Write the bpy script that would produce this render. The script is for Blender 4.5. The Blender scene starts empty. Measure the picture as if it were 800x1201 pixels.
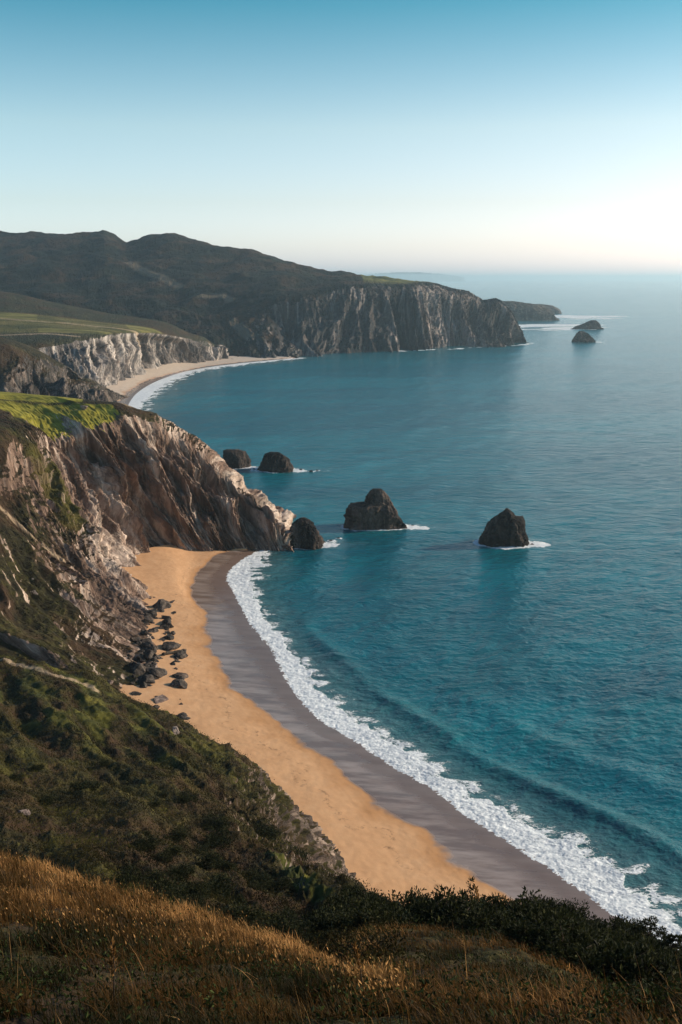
import bpy, math, random
import numpy as np
from mathutils import Vector, Matrix

random.seed(7)
RNG = np.random.default_rng(11)
SC = bpy.context.scene
COL = SC.collection

# ------------------------------------------------------------------ camera
F = 1167.0
PITCH = math.atan(274.5 / F)
CAMZ = 100.0
cp, sp = math.cos(PITCH), math.sin(PITCH)
cam_d = bpy.data.cameras.new('camera')
cam_d.sensor_fit = 'VERTICAL'
cam_d.sensor_height = 36.0
cam_d.sensor_width = 24.0
cam_d.lens = F / 1201.0 * 36.0
cam_d.clip_start = 0.3
cam_d.clip_end = 300000.0
cam = bpy.data.objects.new('camera', cam_d)
COL.objects.link(cam)
cam.location = (0, 0, CAMZ)
cam.rotation_euler = (math.pi / 2 - PITCH, 0, 0)
SC.camera = cam


def ray(px, py):
    a, b = px - 400.0, 600.5 - py
    return a, cp * F + b * sp, -sp * F + b * cp


def at(px, py, Y=None, z=0.0):
    """the point of the place seen at a pixel of the photograph, at depth Y or at height z"""
    x, y, w = ray(px, py)
    s = (z - CAMZ) / w if Y is None else Y / y
    return (x * s, y * s, CAMZ + w * s)


# ------------------------------------------------------------------ noise
_perm = np.random.default_rng(3).permutation(256).astype(np.int64)
_perm = np.concatenate([_perm, _perm, _perm])
_g = np.random.default_rng(4).normal(size=(256, 3))
_g /= np.linalg.norm(_g, axis=1)[:, None]
_g = _g.astype(np.float32)


from concurrent.futures import ThreadPoolExecutor
_POOL = ThreadPoolExecutor(4)
_perm = _perm.astype(np.int32)


def _perlin(p):
    fl = np.floor(p)
    i = fl.astype(np.int32)
    f = p - fl
    i &= 255
    u = f * f * f * (f * (f * 6 - 15) + 10)
    i0, i1, i2 = i[:, 0], i[:, 1], i[:, 2]
    f0, f1, f2 = f[:, 0].copy(), f[:, 1].copy(), f[:, 2].copy()
    u0, u1, u2 = u[:, 0], u[:, 1], u[:, 2]
    out = np.zeros(len(p), np.float32)
    for dx in (0, 1):
        a = _perm[i0 + dx]
        wx = u0 if dx else 1 - u0
        for dy in (0, 1):
            b = _perm[a + i1 + dy]
            wxy = wx * (u1 if dy else 1 - u1)
            for dz in (0, 1):
                h = _perm[b + i2 + dz]
                d = _gx[h] * (f0 - dx) + _gy[h] * (f1 - dy) + _gz[h] * (f2 - dz)
                out += d * wxy * (u2 if dz else 1 - u2)
    return out * np.float32(1.5)


_gx, _gy, _gz = (_g[:, k].copy() for k in range(3))


def perlin(p):
    p = np.asarray(p, dtype=np.float32)
    q = p.reshape(-1, 3)
    if len(q) <= 40000:
        return _perlin(q).reshape(p.shape[:-1])
    cks = [q[k:k + 40000] for k in range(0, len(q), 40000)]
    return np.concatenate(list(_POOL.map(_perlin, cks))).reshape(p.shape[:-1])


def fbm(p, octaves=5, gain=0.5, lac=2.03):
    a, s, q = 1.0, 0, np.asarray(p, dtype=np.float32)
    for k in range(octaves):
        s = s + a * perlin(q + 17.3 * k)
        q = q * lac
        a *= gain
    return s


def ridged(p, octaves=4, gain=0.5, lac=2.1):
    a, s, q, n = 1.0, 0, np.asarray(p, dtype=np.float32), 0
    for k in range(octaves):
        r = 1 - np.abs(perlin(q + 9.1 * k)) * 1.9
        s = s + a * r
        n += a
        q = q * lac
        a *= gain
    return s / n        # about 0..1, high on the crests


def V3(x, y, z):
    return np.stack([x, y, z], axis=-1)


def sstep(e0, e1, x):
    t = np.clip((x - e0) / (e1 - e0), 0, 1)
    return t * t * (3 - 2 * t)


# ------------------------------------------------------------------ mesh helpers
def link(name, me, mat=None, parent=None):
    o = bpy.data.objects.new(name, me)
    COL.objects.link(o)
    if mat and me is not None:
        me.materials.append(mat)
    if parent:
        o.parent = parent
    return o


def tag(o, label=None, cat=None, group=None, kind=None):
    if label: o['label'] = label
    if cat: o['category'] = cat
    if group: o['group'] = group
    if kind: o['kind'] = kind
    return o


def raw_mesh(name, verts, faces_idx, nside, smooth=True, attrs=None, uv=None):
    """verts (n,3); faces_idx (k,nside) array"""
    me = bpy.data.meshes.new(name)
    n, k = len(verts), len(faces_idx)
    me.vertices.add(n)
    me.vertices.foreach_set('co', np.ascontiguousarray(verts, dtype=np.float32).ravel())
    me.loops.add(k * nside)
    me.loops.foreach_set('vertex_index', np.ascontiguousarray(faces_idx, dtype=np.int32).ravel())
    me.polygons.add(k)
    me.polygons.foreach_set('loop_start', np.arange(0, k * nside, nside, dtype=np.int32))
    me.polygons.foreach_set('loop_total', np.full(k, nside, dtype=np.int32))
    me.polygons.foreach_set('use_smooth', np.full(k, smooth, dtype=bool))
    for nm, arr in (attrs or {}).items():
        a = me.color_attributes.new(nm, 'FLOAT_COLOR', 'POINT')
        arr = np.asarray(arr, dtype=np.float32).reshape(n, -1)
        full = np.zeros((n, 4), dtype=np.float32)
        full[:, :arr.shape[1]] = arr
        full[:, 3] = 1 if arr.shape[1] < 4 else full[:, 3]
        a.data.foreach_set('color', full.ravel())
    me.update(calc_edges=True)
    me.validate()
    return me


def grid_faces(n, m, wrap=False, flip=False):
    i = np.arange(n - 1)[:, None]
    j = np.arange(m if wrap else m - 1)[None, :]
    j2 = (j + 1) % m
    f = np.stack([i * m + j, i * m + j2, (i + 1) * m + j2, (i + 1) * m + j], axis=-1).reshape(-1, 4)
    return f[:, ::-1] if flip else f


def normals_of(P, wrap=False):
    """P (n,m,3) -> unit normals"""
    du = np.gradient(P, axis=0)
    if wrap:
        dv = np.roll(P, -1, 1) - np.roll(P, 1, 1)
    else:
        dv = np.gradient(P, axis=1)
    N = np.cross(dv, du)
    N /= np.maximum(np.linalg.norm(N, axis=-1, keepdims=True), 1e-9)
    return N


def cr1(A, t, tension=0.5):
    """Catmull-Rom along axis 0 of A at parameters t (0..n-1)"""
    n = A.shape[0]
    i = np.clip(np.floor(t).astype(int), 0, n - 2)
    f = (t - i).reshape((-1,) + (1,) * (A.ndim - 1))
    p1, p2 = A[i], A[i + 1]
    p0 = np.where((i > 0).reshape(f.shape), A[np.maximum(i - 1, 0)], 2 * p1 - p2)
    p3 = np.where((i < n - 2).reshape(f.shape), A[np.minimum(i + 2, n - 1)], 2 * p2 - p1)
    m1, m2 = tension * (p2 - p0), tension * (p3 - p1)
    f2, f3 = f * f, f * f * f
    return (2 * f3 - 3 * f2 + 1) * p1 + (f3 - 2 * f2 + f) * m1 + (-2 * f3 + 3 * f2) * p2 + (f3 - f2) * m2


def loft(C, nu, nv, tension=0.42, wu=None, wv=None):
    """C (rows, cols, k) -> (nu, nv, k); wu/wv = optional samples per row/col span"""
    C = np.asarray(C, dtype=np.float64)

    def params(n, total, w):
        if w is None:
            return np.linspace(0, n - 1, total)
        w = np.asarray(w, float)
        c = np.concatenate([[0], np.cumsum(w)]) / sum(w)
        return np.interp(np.linspace(0, 1, total), c, np.arange(n))
    tu = params(C.shape[0], nu, wu)
    tv = params(C.shape[1], nv, wv)
    A = cr1(C, tu, tension)
    B = cr1(np.swapaxes(A, 0, 1), tv, tension)
    return np.swapaxes(B, 0, 1), tu, tv


def arc(P, axis):
    d = np.linalg.norm(np.diff(P, axis=axis), axis=-1)
    z = np.zeros_like(np.take(d, [0], axis=axis))
    return np.cumsum(np.concatenate([z, d], axis=axis), axis=axis)


# ------------------------------------------------------------------ node helpers
class NT:
    def __init__(self, name):
        self.m = bpy.data.materials.new(name)
        self.m.use_nodes = True
        self.t = self.m.node_tree
        self.t.nodes.clear()
        self.out = self.t.nodes.new('ShaderNodeOutputMaterial')

    def n(self, kind, **kw):
        nd = self.t.nodes.new(kind)
        ins = kw.pop('ins', {})
        for k, v in kw.items():
            setattr(nd, k, v)
        for k, v in ins.items():
            self.set(nd.inputs[k], v)
        return nd

    def set(self, sock, v):
        if isinstance(v, bpy.types.NodeSocket):
            self.t.links.new(v, sock)
        elif isinstance(v, bpy.types.Node):
            self.t.links.new(v.outputs[0], sock)
        else:
            sock.default_value = v

    def math(self, op, a, b=None, clamp=False):
        nd = self.n('ShaderNodeMath', operation=op, use_clamp=clamp)
        self.set(nd.inputs[0], a)
        if b is not None: self.set(nd.inputs[1], b)
        return nd.outputs[0]

    def ss(self, x, a, b, lo=0.0, hi=1.0):
        nd = self.n('ShaderNodeMapRange', interpolation_type='SMOOTHSTEP')
        self.set(nd.inputs['Value'], x)
        nd.inputs['From Min'].default_value = a; nd.inputs['From Max'].default_value = b
        nd.inputs['To Min'].default_value = lo; nd.inputs['To Max'].default_value = hi
        return nd.outputs[0]

    def mix(self, f, a, b, blend='MIX'):
        nd = self.n('ShaderNodeMix', data_type='RGBA', blend_type=blend)
        self.set(nd.inputs[0], f); self.set(nd.inputs[6], a); self.set(nd.inputs[7], b)
        return nd.outputs[2]

    def noise(self, vec, scale, detail=6, rough=0.55, dist=0.0):
        nd = self.n('ShaderNodeTexNoise', ins={'Scale': scale, 'Detail': detail, 'Roughness': rough, 'Distortion': dist})
        if vec is not None: self.set(nd.inputs['Vector'], vec)
        return nd.outputs[0]

    def mapping(self, vec, scale=(1, 1, 1), rot=(0, 0, 0), loc=(0, 0, 0)):
        nd = self.n('ShaderNodeMapping')
        self.set(nd.inputs['Vector'], vec)
        nd.inputs['Scale'].default_value = scale; nd.inputs['Rotation'].default_value = rot
        nd.inputs['Location'].default_value = loc
        return nd.outputs[0]

    def ramp(self, fac, stops):
        nd = self.n('ShaderNodeValToRGB')
        cr = nd.color_ramp
        while len(cr.elements) < len(stops): cr.elements.new(0.5)
        for e, (p, c) in zip(cr.elements, stops):
            e.position = p; e.color = (*c, 1)
        self.set(nd.inputs[0], fac)
        return nd.outputs[0]

    def attr(self, name):
        a = self.n('ShaderNodeAttribute', attribute_name=name)
        s = self.n('ShaderNodeSeparateColor')
        self.t.links.new(a.outputs['Color'], s.inputs[0])
        return s.outputs

    def surf(self, s):
        self.t.links.new(s.outputs[0] if isinstance(s, bpy.types.Node) else s, self.out.inputs['Surface'])
        return self.m


def terrain_mat(name, rock, veg, sc=1.0, field=None, bias=0.0, bump=1.0, dark=0.85, st=False):
    """rock: three colours dark->pale; veg: three colours. attribute m: R rockiness, G field, B sand/path/pale streaks"""
    T = NT(name)
    geo = T.n('ShaderNodeNewGeometry')
    pos = geo.outputs['Position']
    sepn = T.n('ShaderNodeSeparateXYZ'); T.t.links.new(geo.outputs['Normal'], sepn.inputs[0])
    nz = sepn.outputs[2]
    a = T.attr('m')
    if st:
        sa = T.n('ShaderNodeAttribute', attribute_name='st').outputs['Vector']
        flow = lambda f, **k_: T.mapping(sa, (1, f, 1), **k_)
    else:
        flow = lambda f, **k_: T.mapping(pos, (1, 1, f), **k_)
    big = T.noise(flow(.5), 0.022 * sc, 4, 0.55)
    med = T.noise(flow(.30), 0.13 * sc, 6, 0.60, 0.4) if st else T.noise(pos, 0.11 * sc, 6, 0.62, 0.4)
    fine = T.noise(pos, 0.7 * sc, 7, 0.65)
    stretched = flow(0.14)
    vert = T.noise(stretched, 0.26 * sc, 7, 0.66, 0.8)
    vert2 = T.noise(stretched, 0.9 * sc, 5, 0.66, 0.6)
    # rock colour: weathering runs down the face
    rc = T.ramp(T.math('ADD', T.math('MULTIPLY', vert, 0.65), T.math('MULTIPLY', big, 0.35)),
                [(0.36, rock[0]), (0.48, rock[1]), (0.60, rock[2])])
    rc = T.mix(T.ss(vert2, 0.47, 0.66, 0, 0.45), rc, (*rock[0], 1))
    tint = T.noise(pos, 0.06 * sc, 3, 0.5)
    rc = T.mix(T.ss(tint, 0.5, 0.68, 0, 0.25), rc, T.mix(0.5, rc, (0.30, 0.17, 0.10, 1)))
    dk = T.noise(flow(0.20, loc=(3, 9, 1)), 0.085 * sc, 5, 0.60, 0.5)
    rc = T.mix(T.ss(dk, 0.50, 0.60, 0, dark), rc, T.mix(0.35, (*rock[0], 1), rc))
    crack = T.n('ShaderNodeTexVoronoi', feature='DISTANCE_TO_EDGE', ins={'Scale': 0.33 * sc})
    wv = T.n('ShaderNodeVectorMath', operation='ADD')
    T.t.links.new(flow(0.35), wv.inputs[0])
    nv = T.n('ShaderNodeTexNoise', ins={'Scale': 0.5 * sc, 'Detail': 3.0})
    T.t.links.new(pos, nv.inputs['Vector'])
    sv = T.n('ShaderNodeVectorMath', operation='SCALE'); T.t.links.new(nv.outputs['Color'], sv.inputs[0]); sv.inputs['Scale'].default_value = 3.0 / sc
    T.t.links.new(sv.outputs[0], wv.inputs[1]); T.t.links.new(wv.outputs[0], crack.inputs['Vector'])
    ck = T.ss(crack.outputs['Distance'], 0.0, 0.10)
    rc = T.mix(T.math('MULTIPLY', T.math('SUBTRACT', 1.0, ck), 0.3), rc, (*rock[0], 1))
    # vegetation
    vc = T.ramp(T.math('ADD', T.math('MULTIPLY', med, 0.5), T.math('MULTIPLY', fine, 0.5)),
                [(0.38, veg[0]), (0.5, veg[1]), (0.64, veg[2])])
    vb = T.noise(T.mapping(pos, (1, 1, 1), loc=(31, 7, 3)), 0.05 * sc, 5, 0.6, 0.5)
    vc = T.mix(T.ss(vb, 0.46, 0.6), vc, T.mix(0.6, vc, (0.060, 0.030, 0.016, 1)))
    if field:
        fs = T.noise(T.mapping(pos, (0.35, 1.0, 1.0), rot=(0, 0, -0.25)), 0.12 * sc, 4, 0.6)
        fc = T.ramp(fs, [(0.40, field[0]), (0.52, field[1]), (0.62, field[2])])
        fc = T.mix(T.ss(fine, 0.35, 0.7, 0, 0.35), fc, (*field[0], 1))
        vc = T.mix(T.math('MULTIPLY', a[1], 1.0, True), vc, fc)
    vc = T.mix(T.ss(a[1], 1.3, 1.9), vc, (0.17, 0.135, 0.022, 1))
    # rock where steep
    steep = T.math('SUBTRACT', 0.80, nz)
    mk = T.math('ADD', T.math('MULTIPLY', steep, 2.0), T.math('MULTIPLY', T.math('SUBTRACT', a[0], 0.55), 1.5))
    mk = T.math('ADD', mk, T.math('MULTIPLY', T.math('SUBTRACT', med, 0.5), 2.4))
    mk = T.math('ADD', mk, T.math('MULTIPLY', T.math('SUBTRACT', fine, 0.5), 0.9))
    mk = T.ss(T.math('ADD', mk, bias), -0.08, 0.10)
    mk = T.math('MULTIPLY', mk, T.ss(a[0], 0.02, 0.25))
    c = T.mix(mk, vc, rc)
    c = T.mix(T.math('MULTIPLY', a[2], 1.0, True), c, (0.42, 0.30, 0.19, 1))
    b1 = T.n('ShaderNodeBump', ins={'Strength': 0.8 * bump, 'Distance': 1.8 / sc})
    hh = T.math('ADD', T.math('MULTIPLY', vert, 0.8), T.math('MULTIPLY', fine, 0.25))
    hh = T.math('ADD', hh, T.math('MULTIPLY', ck, 0.12))
    T.set(b1.inputs['Height'], hh)
    T.set(b1.inputs['Strength'], T.ss(a[1], 0.3, 0.8, 0.8 * bump, 0.06 * bump) if field else 0.8 * bump)
    bs = T.n('ShaderNodeBsdfPrincipled', ins={'Roughness': 0.9})
    bs.inputs['Specular IOR Level'].default_value = 0.15
    T.set(bs.inputs['Base Color'], c)
    T.t.links.new(b1.outputs[0], bs.inputs['Normal'])
    return T.surf(bs)


ROCK_NEAR = [(0.026, 0.018, 0.014), (0.22, 0.138, 0.098), (0.68, 0.53, 0.42)]
VEG_NEAR = [(0.010, 0.008, 0.003), (0.030, 0.024, 0.009), (0.070, 0.062, 0.014)]
FIELD = [(0.17, 0.145, 0.018), (0.26, 0.222, 0.025), (0.33, 0.28, 0.04)]
M = {}
M['cliff'] = terrain_mat('coastal cliff rock', ROCK_NEAR, VEG_NEAR, 1.0, FIELD, st=True)
M['spur'] = terrain_mat('near headland turf', [(0.022, 0.017, 0.014), (0.10, 0.070, 0.054), (0.36, 0.27, 0.21)],
                        [(0.010, 0.008, 0.003), (0.034, 0.026, 0.009), (0.085, 0.072, 0.016)], 2.6,
                        [(0.030, 0.034, 0.006), (0.070, 0.068, 0.010), (0.13, 0.115, 0.018)], bias=-0.1, st=True)
M['midcliff'] = terrain_mat('dark headland rock', [(0.012, 0.012, 0.012), (0.05, 0.042, 0.036), (0.22, 0.17, 0.14)],
                            [(0.012, 0.012, 0.006), (0.035, 0.028, 0.012), (0.08, 0.06, 0.022)], 0.6)
M['fieldcliff'] = terrain_mat('white bay cliff rock', [(0.035, 0.032, 0.032), (0.15, 0.125, 0.11), (0.66, 0.56, 0.48)],
                              [(0.014, 0.016, 0.009), (0.035, 0.034, 0.016), (0.07, 0.06, 0.03)], 0.55,
                              [(0.08, 0.078, 0.022), (0.17, 0.15, 0.04), (0.27, 0.22, 0.08)], st=True)
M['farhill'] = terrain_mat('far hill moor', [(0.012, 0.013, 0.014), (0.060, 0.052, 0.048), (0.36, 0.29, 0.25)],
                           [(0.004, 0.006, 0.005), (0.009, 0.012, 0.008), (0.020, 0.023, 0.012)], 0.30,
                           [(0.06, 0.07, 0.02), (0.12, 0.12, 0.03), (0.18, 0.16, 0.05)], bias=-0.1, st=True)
M['stack'] = terrain_mat('sea stack rock', [(0.008, 0.007, 0.007), (0.028, 0.022, 0.019), (0.14, 0.10, 0.078)],
                         [(0.02, 0.018, 0.012), (0.04, 0.03, 0.02), (0.06, 0.045, 0.03)], 0.9, bias=1.0, bump=0.7)
M['boulder'] = terrain_mat('boulder rock', [(0.016, 0.014, 0.013), (0.055, 0.045, 0.038), (0.16, 0.125, 0.10)],
                           [(0.02, 0.02, 0.01), (0.04, 0.035, 0.02), (0.08, 0.06, 0.03)], 3.0, bias=1.0, bump=0.7)
M['pale'] = terrain_mat('pale limestone', [(0.10, 0.07, 0.06), (0.26, 0.19, 0.155), (0.45, 0.35, 0.29)],
                        [(0.2, 0.18, 0.1), (0.3, 0.25, 0.2), (0.4, 0.35, 0.3)], 3.0, bias=1.0, bump=0.6)


def displace(P, k, sU, tU, amp_big=3.5, lam=15.0, amp_small=0.55, seed=0.0, wrap=False, crest=None, huge=0.0, soft=0.0, inset=0.0):
    """gullies running down the face (ridged noise in along-coast / down-slope metres) plus broken rock"""
    N = normals_of(P, wrap)
    if N[..., 2].mean() < 0: N = -N
    q = V3(sU / lam + seed, tU / (lam * 4.2), P[..., 2] * 0 + seed * 1.7)
    warp = perlin(V3(sU / (lam * 2.2), tU / (lam * 1.5), np.full_like(sU, 5.5 + seed)))
    q[..., 0] += warp * 0.9
    r1 = ridged(q, 2, 0.35)
    r2 = ridged(V3(sU / (lam * 0.33) + warp, tU / (lam * 1.0), np.full_like(sU, 3.3 + seed)), 3, 0.55)
    f1 = fbm(P / 5.0 + seed, 4, 0.55)
    f2 = ridged(V3(sU / (lam * .10) + warp * 2, tU / (lam * .45), np.full_like(sU, 7.7 + seed)), 3, 0.6)
    d = amp_big * (r1 - 0.64) * 2.0 + amp_big * 0.42 * (r2 - 0.6) * 2.0
    if huge:
        hb = ridged(V3(sU / (lam * 2.3) + warp * .35, tU / (lam * 16), np.full_like(sU, 1.9 + seed)), 2, 0.4)
        d = d + huge * (hb - 0.76) * 2.0
    if crest is not None: d = (d - inset) * crest
    d = d * k + soft * (ridged(V3(sU / (lam * 1.5) + warp * .4, tU / (lam * 9), np.full_like(sU, 6.1 + seed)), 2, .4) - .65) * 2 * (1 - k) + (amp_small * (0.12 + 0.6 * k)) * f1 + amp_small * 1.7 * k * (f2 - 0.6)
    return P + N * d[..., None]


# ------------------------------------------------------------------ near headland (camera knoll and the spur beyond it)
A_PX = [-320, -100, 0, 100, 200, 260, 310, 350, 385, 430, 500, 600, 700, 800, 960, 1250]
# each row: (py, Y) for these columns; strings of hidden ground give z directly through ('z', Y, z)
def colA(px):
    i = np.interp
    L = [0, 100, 200, 260, 310, 350, 385, 430, 500, 600, 700, 800]
    a2 = (1201, 9.0)
    a3 = (i(px, L, [1100, 1108, 1120, 1125, 1135, 1145, 1160, 1190, 1180, 1185, 1192, 1202]),
          i(px, L, [15, 15, 15, 14.5, 14, 13, 12, 10, 10.6, 10.5, 10, 9.6]))
    a4 = (i(px, L, [1006, 1036, 1068, 1086, 1103, 1122, 1140, 1160, 1166, 1172, 1186, 1206]),
          i(px, L, [26, 25, 23, 22, 21, 19.5, 17.5, 14, 13, 12.5, 12, 11]))
    return a2, a3, a4


L = [0, 100, 200, 260, 310, 350, 385, 430, 500, 600, 700, 800]
I = lambda px, v: float(np.interp(px, L, v))


def pyY(px, py, Y):
    return at(px, py, Y)


def build_A():
    rows = [[] for _ in range(13)]
    K = []
    for px in A_PX:
        a2, a3, a4 = colA(px)
        x = lambda Y: (px - 400) / F * Y * 1.02
        rows[0].append((x(1.5) * 1.0, -6.0, 97.2))
        rows[1].append((x(4), 2.2, 96.0))
        rows[2].append(pyY(px, *a2))
        rows[3].append(pyY(px, *a3))
        rows[4].append(pyY(px, *a4))
        # behind the first ridge
        Y5 = I(px, [33, 32, 30, 29, 27, 25, 22, 17, 18, 17, 15.5, 14.5])
        py5 = I(px, [1022, 1052, 1082, 1098, 1112, 1128, 1142, 1152, 1140, 1146, 1174, 1210])
        rows[5].append(pyY(px, py5, Y5))
        Y6 = I(px, [42, 41, 38, 36, 34, 32, 29, 24, 23, 22, 20, 18.5])
        py6 = I(px, [1022, 1045, 1068, 1085, 1098, 1108, 1112, 1108, 1100, 1113, 1162, 1208])
        rows[6].append(pyY(px, py6, Y6))
        Y7 = I(px, [58, 56, 52, 50, 47, 44, 40, 34, 31, 29, 27, 26])
        py7 = I(px, [1000, 1022, 1040, 1052, 1066, 1080, 1096, 1106, 1108, 1120, 1154, 1188])
        rows[7].append(pyY(px, py7, Y7))
        Y8 = I(px, [80, 78, 74, 68, 62, 55, 48, 42, 40, 38, 37, 36])
        py8 = I(px, [930, 945, 972, 1000, 1030, 1058, 1076, 1096, 1106, 1122, 1148, 1174])
        rows[8].append(pyY(px, py8, Y8))
        Y9 = I(px, [112, 108, 102, 92, 82, 70, 58, 48, 46, 45, 44, 44])
        py9 = I(px, [850, 872, 905, 938, 975, 1016, 1050, 1090, 1100, 1116, 1140, 1166])
        rows[9].append(pyY(px, py9, Y9))
        Ye = I(px, [150, 145, 136, 122, 108, 92, 76, 54, 51, 50, 50, 50])
        pe = I(px, [766, 797, 839, 880, 928, 985, 1036, 1087, 1098, 1114, 1134, 1160])
        e = pyY(px, pe, Ye)
        rows[10].append(e)
        dx = 6 if px < 400 else 2
        rows[11].append((e[0] + dx, e[1] + 13, e[2] * 0.62))
        rows[12].append((e[0] + dx * 2.2, e[1] + 34, 0.0))
    C = np.array(rows)
    # rockiness and moss channels per control point
    k = np.zeros(C.shape[:2] + (3,))
    for j, px in enumerate(A_PX):
        rk = np.interp(px, [150, 230, 300, 385, 430, 480], [0.05, 0.18, 0.50, 0.62, 0.3, 0.1])
        k[10, j, 0] = rk; k[11, j, 0] = max(rk, 0.75); k[12, j, 0] = 0.9
        k[9, j, 0] = rk * 0.75
        k[8, j, 0] = np.interp(px, [200, 300, 385, 430], [0.03, 0.15, 0.25, 0.0])
    C = np.concatenate([C, k], axis=-1)
    return C


CA = build_A()
GA, TU, TV = loft(CA, 760, 820, 0.4,
                  wu=[0.4, 0.5, 1, 1.2, 0.8, 0.8, 1, 1.3, 1.5, 1.6, 1.3, 0.8],
                  wv=[0.5, 0.8, 1, 1, 0.9, 0.8, 0.8, 0.7, 0.7, 0.9, 1, 1, 1, 0.7, 0.5])
PA0 = GA[..., :3]
KA = np.clip(GA[..., 3], 0, 1)
dist = np.linalg.norm(PA0 - np.array([0, 0, CAMZ]), axis=-1)
NA = normals_of(PA0)
NA *= np.sign(NA[..., 2:3] + 1e-6)
ns = sstep(12, 70, dist)                                  # bumps grow with distance from the camera knoll
sA, tA = arc(PA0, 1), arc(PA0, 0)
diag = V3((PA0[..., 0] + 0.55 * PA0[..., 1]) / 7.0, (PA0[..., 1] - 0.55 * PA0[..., 0]) / 30.0, np.zeros_like(sA))
d = ns * (1.3 * (ridged(diag + 2.0, 3, 0.5) - 0.55) + 2.4 * (ridged(diag * .45 + 5.0, 2, 0.4) - 0.6) + 0.5 * fbm(PA0 / 9.0, 3, 0.5))
d += (0.10 + 0.14 * ns) * fbm(PA0 / 1.3, 4, 0.6)
d += (0.02 + 0.12 * ns) * ridged(PA0 / 0.9 + 4, 2, 0.6)
rk = ridged(V3(PA0[..., 0] / 5, PA0[..., 1] / 5, PA0[..., 2] / 14) + 8, 4, 0.6) - 0.55
d += KA * 3.4 * rk + KA * 1.0 * (ridged(PA0 / 1.6 + 3, 3, 0.6) - 0.5)
PA = PA0 + NA * d[..., None]
mA = np.zeros(PA.shape[:2] + (3,))
mA[..., 0] = KA * 0.95
# mossy upper slope of the spur and the yellow moss stripe
moss = 1.3 * sstep(65, 125, PA0[..., 1]) * (1 - KA) * sstep(-0.15, 0.25, fbm(V3(diag[..., 0] * 2, diag[..., 1] * 2, 0 * sA) + 3, 3)) * 0.6
mA[..., 1] = np.clip(moss, 0, .8)


def near_poly(P, pts, w, soft):
    """mask of points whose plan distance to a polyline is under w"""
    q0 = P[..., :2].reshape(-1, 2)
    pp = np.array([p[:2] for p in pts]); m_ = w + soft + 1
    box = np.flatnonzero(np.all((q0 > pp.min(0) - m_) & (q0 < pp.max(0) + m_), axis=1))
    q = q0[box]
    best = np.full(len(q), 1e9)
    for (a, b) in zip(pts[:-1], pts[1:]):
        a, b = np.array(a[:2]), np.array(b[:2])
        ab = b - a
        t = np.clip(((q - a) @ ab) / max(ab @ ab, 1e-9), 0, 1)
        best = np.minimum(best, np.linalg.norm(q - (a + t[:, None] * ab), axis=1))
    res = np.zeros(len(q0)); res[box] = 1 - sstep(w, w + soft, best)
    return res.reshape(P.shape[:-1])


def footprint(G, px, py):
    """grid point of a lofted surface seen nearest to a pixel of the photograph"""
    X = G[..., 0]; Yd = G[..., 1]; Zd = G[..., 2] - CAMZ
    dep = Yd * cp - Zd * sp
    u = 400 + F * X / np.maximum(dep, 0.1)
    v = 600.5 - F * (Yd * sp + Zd * cp) / np.maximum(dep, 0.1)
    e = (u - px) ** 2 + (v - py) ** 2
    e = np.where(dep > 1, e, 1e12)
    # nearest surface wins among close hits
    cand = e < max(e.min() * 1.5, 6.0)
    i = np.argmin(np.where(cand, dep, 1e9))
    return tuple(G.reshape(-1, G.shape[-1])[i][:3])


trail = [footprint(PA, *q) for q in ((-60, 752), (0, 771), (30, 780), (60, 788), (85, 795), (103, 802), (114, 808))]
stripe = [footprint(PA, *q) for q in ((318, 998), (335, 1012), (350, 1028), (368, 1040), (378, 1048))]
wnoise = fbm(PA0 / 2.0, 3)
mA[..., 1] = np.maximum(mA[..., 1], 0.9 * near_poly(PA, stripe, 0.35, 0.7) * (wnoise > -0.5))
mA[..., 2] = near_poly(PA, trail, .25, .5) * .7
meA = raw_mesh('near_headland', PA.reshape(-1, 3), grid_faces(*PA.shape[:2], flip=False), 4, True, {'m': mA, 'st': V3(sA, tA, 0 * sA)})
tag(link('near_hillside', meA, M['spur']), kind='structure')

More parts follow.
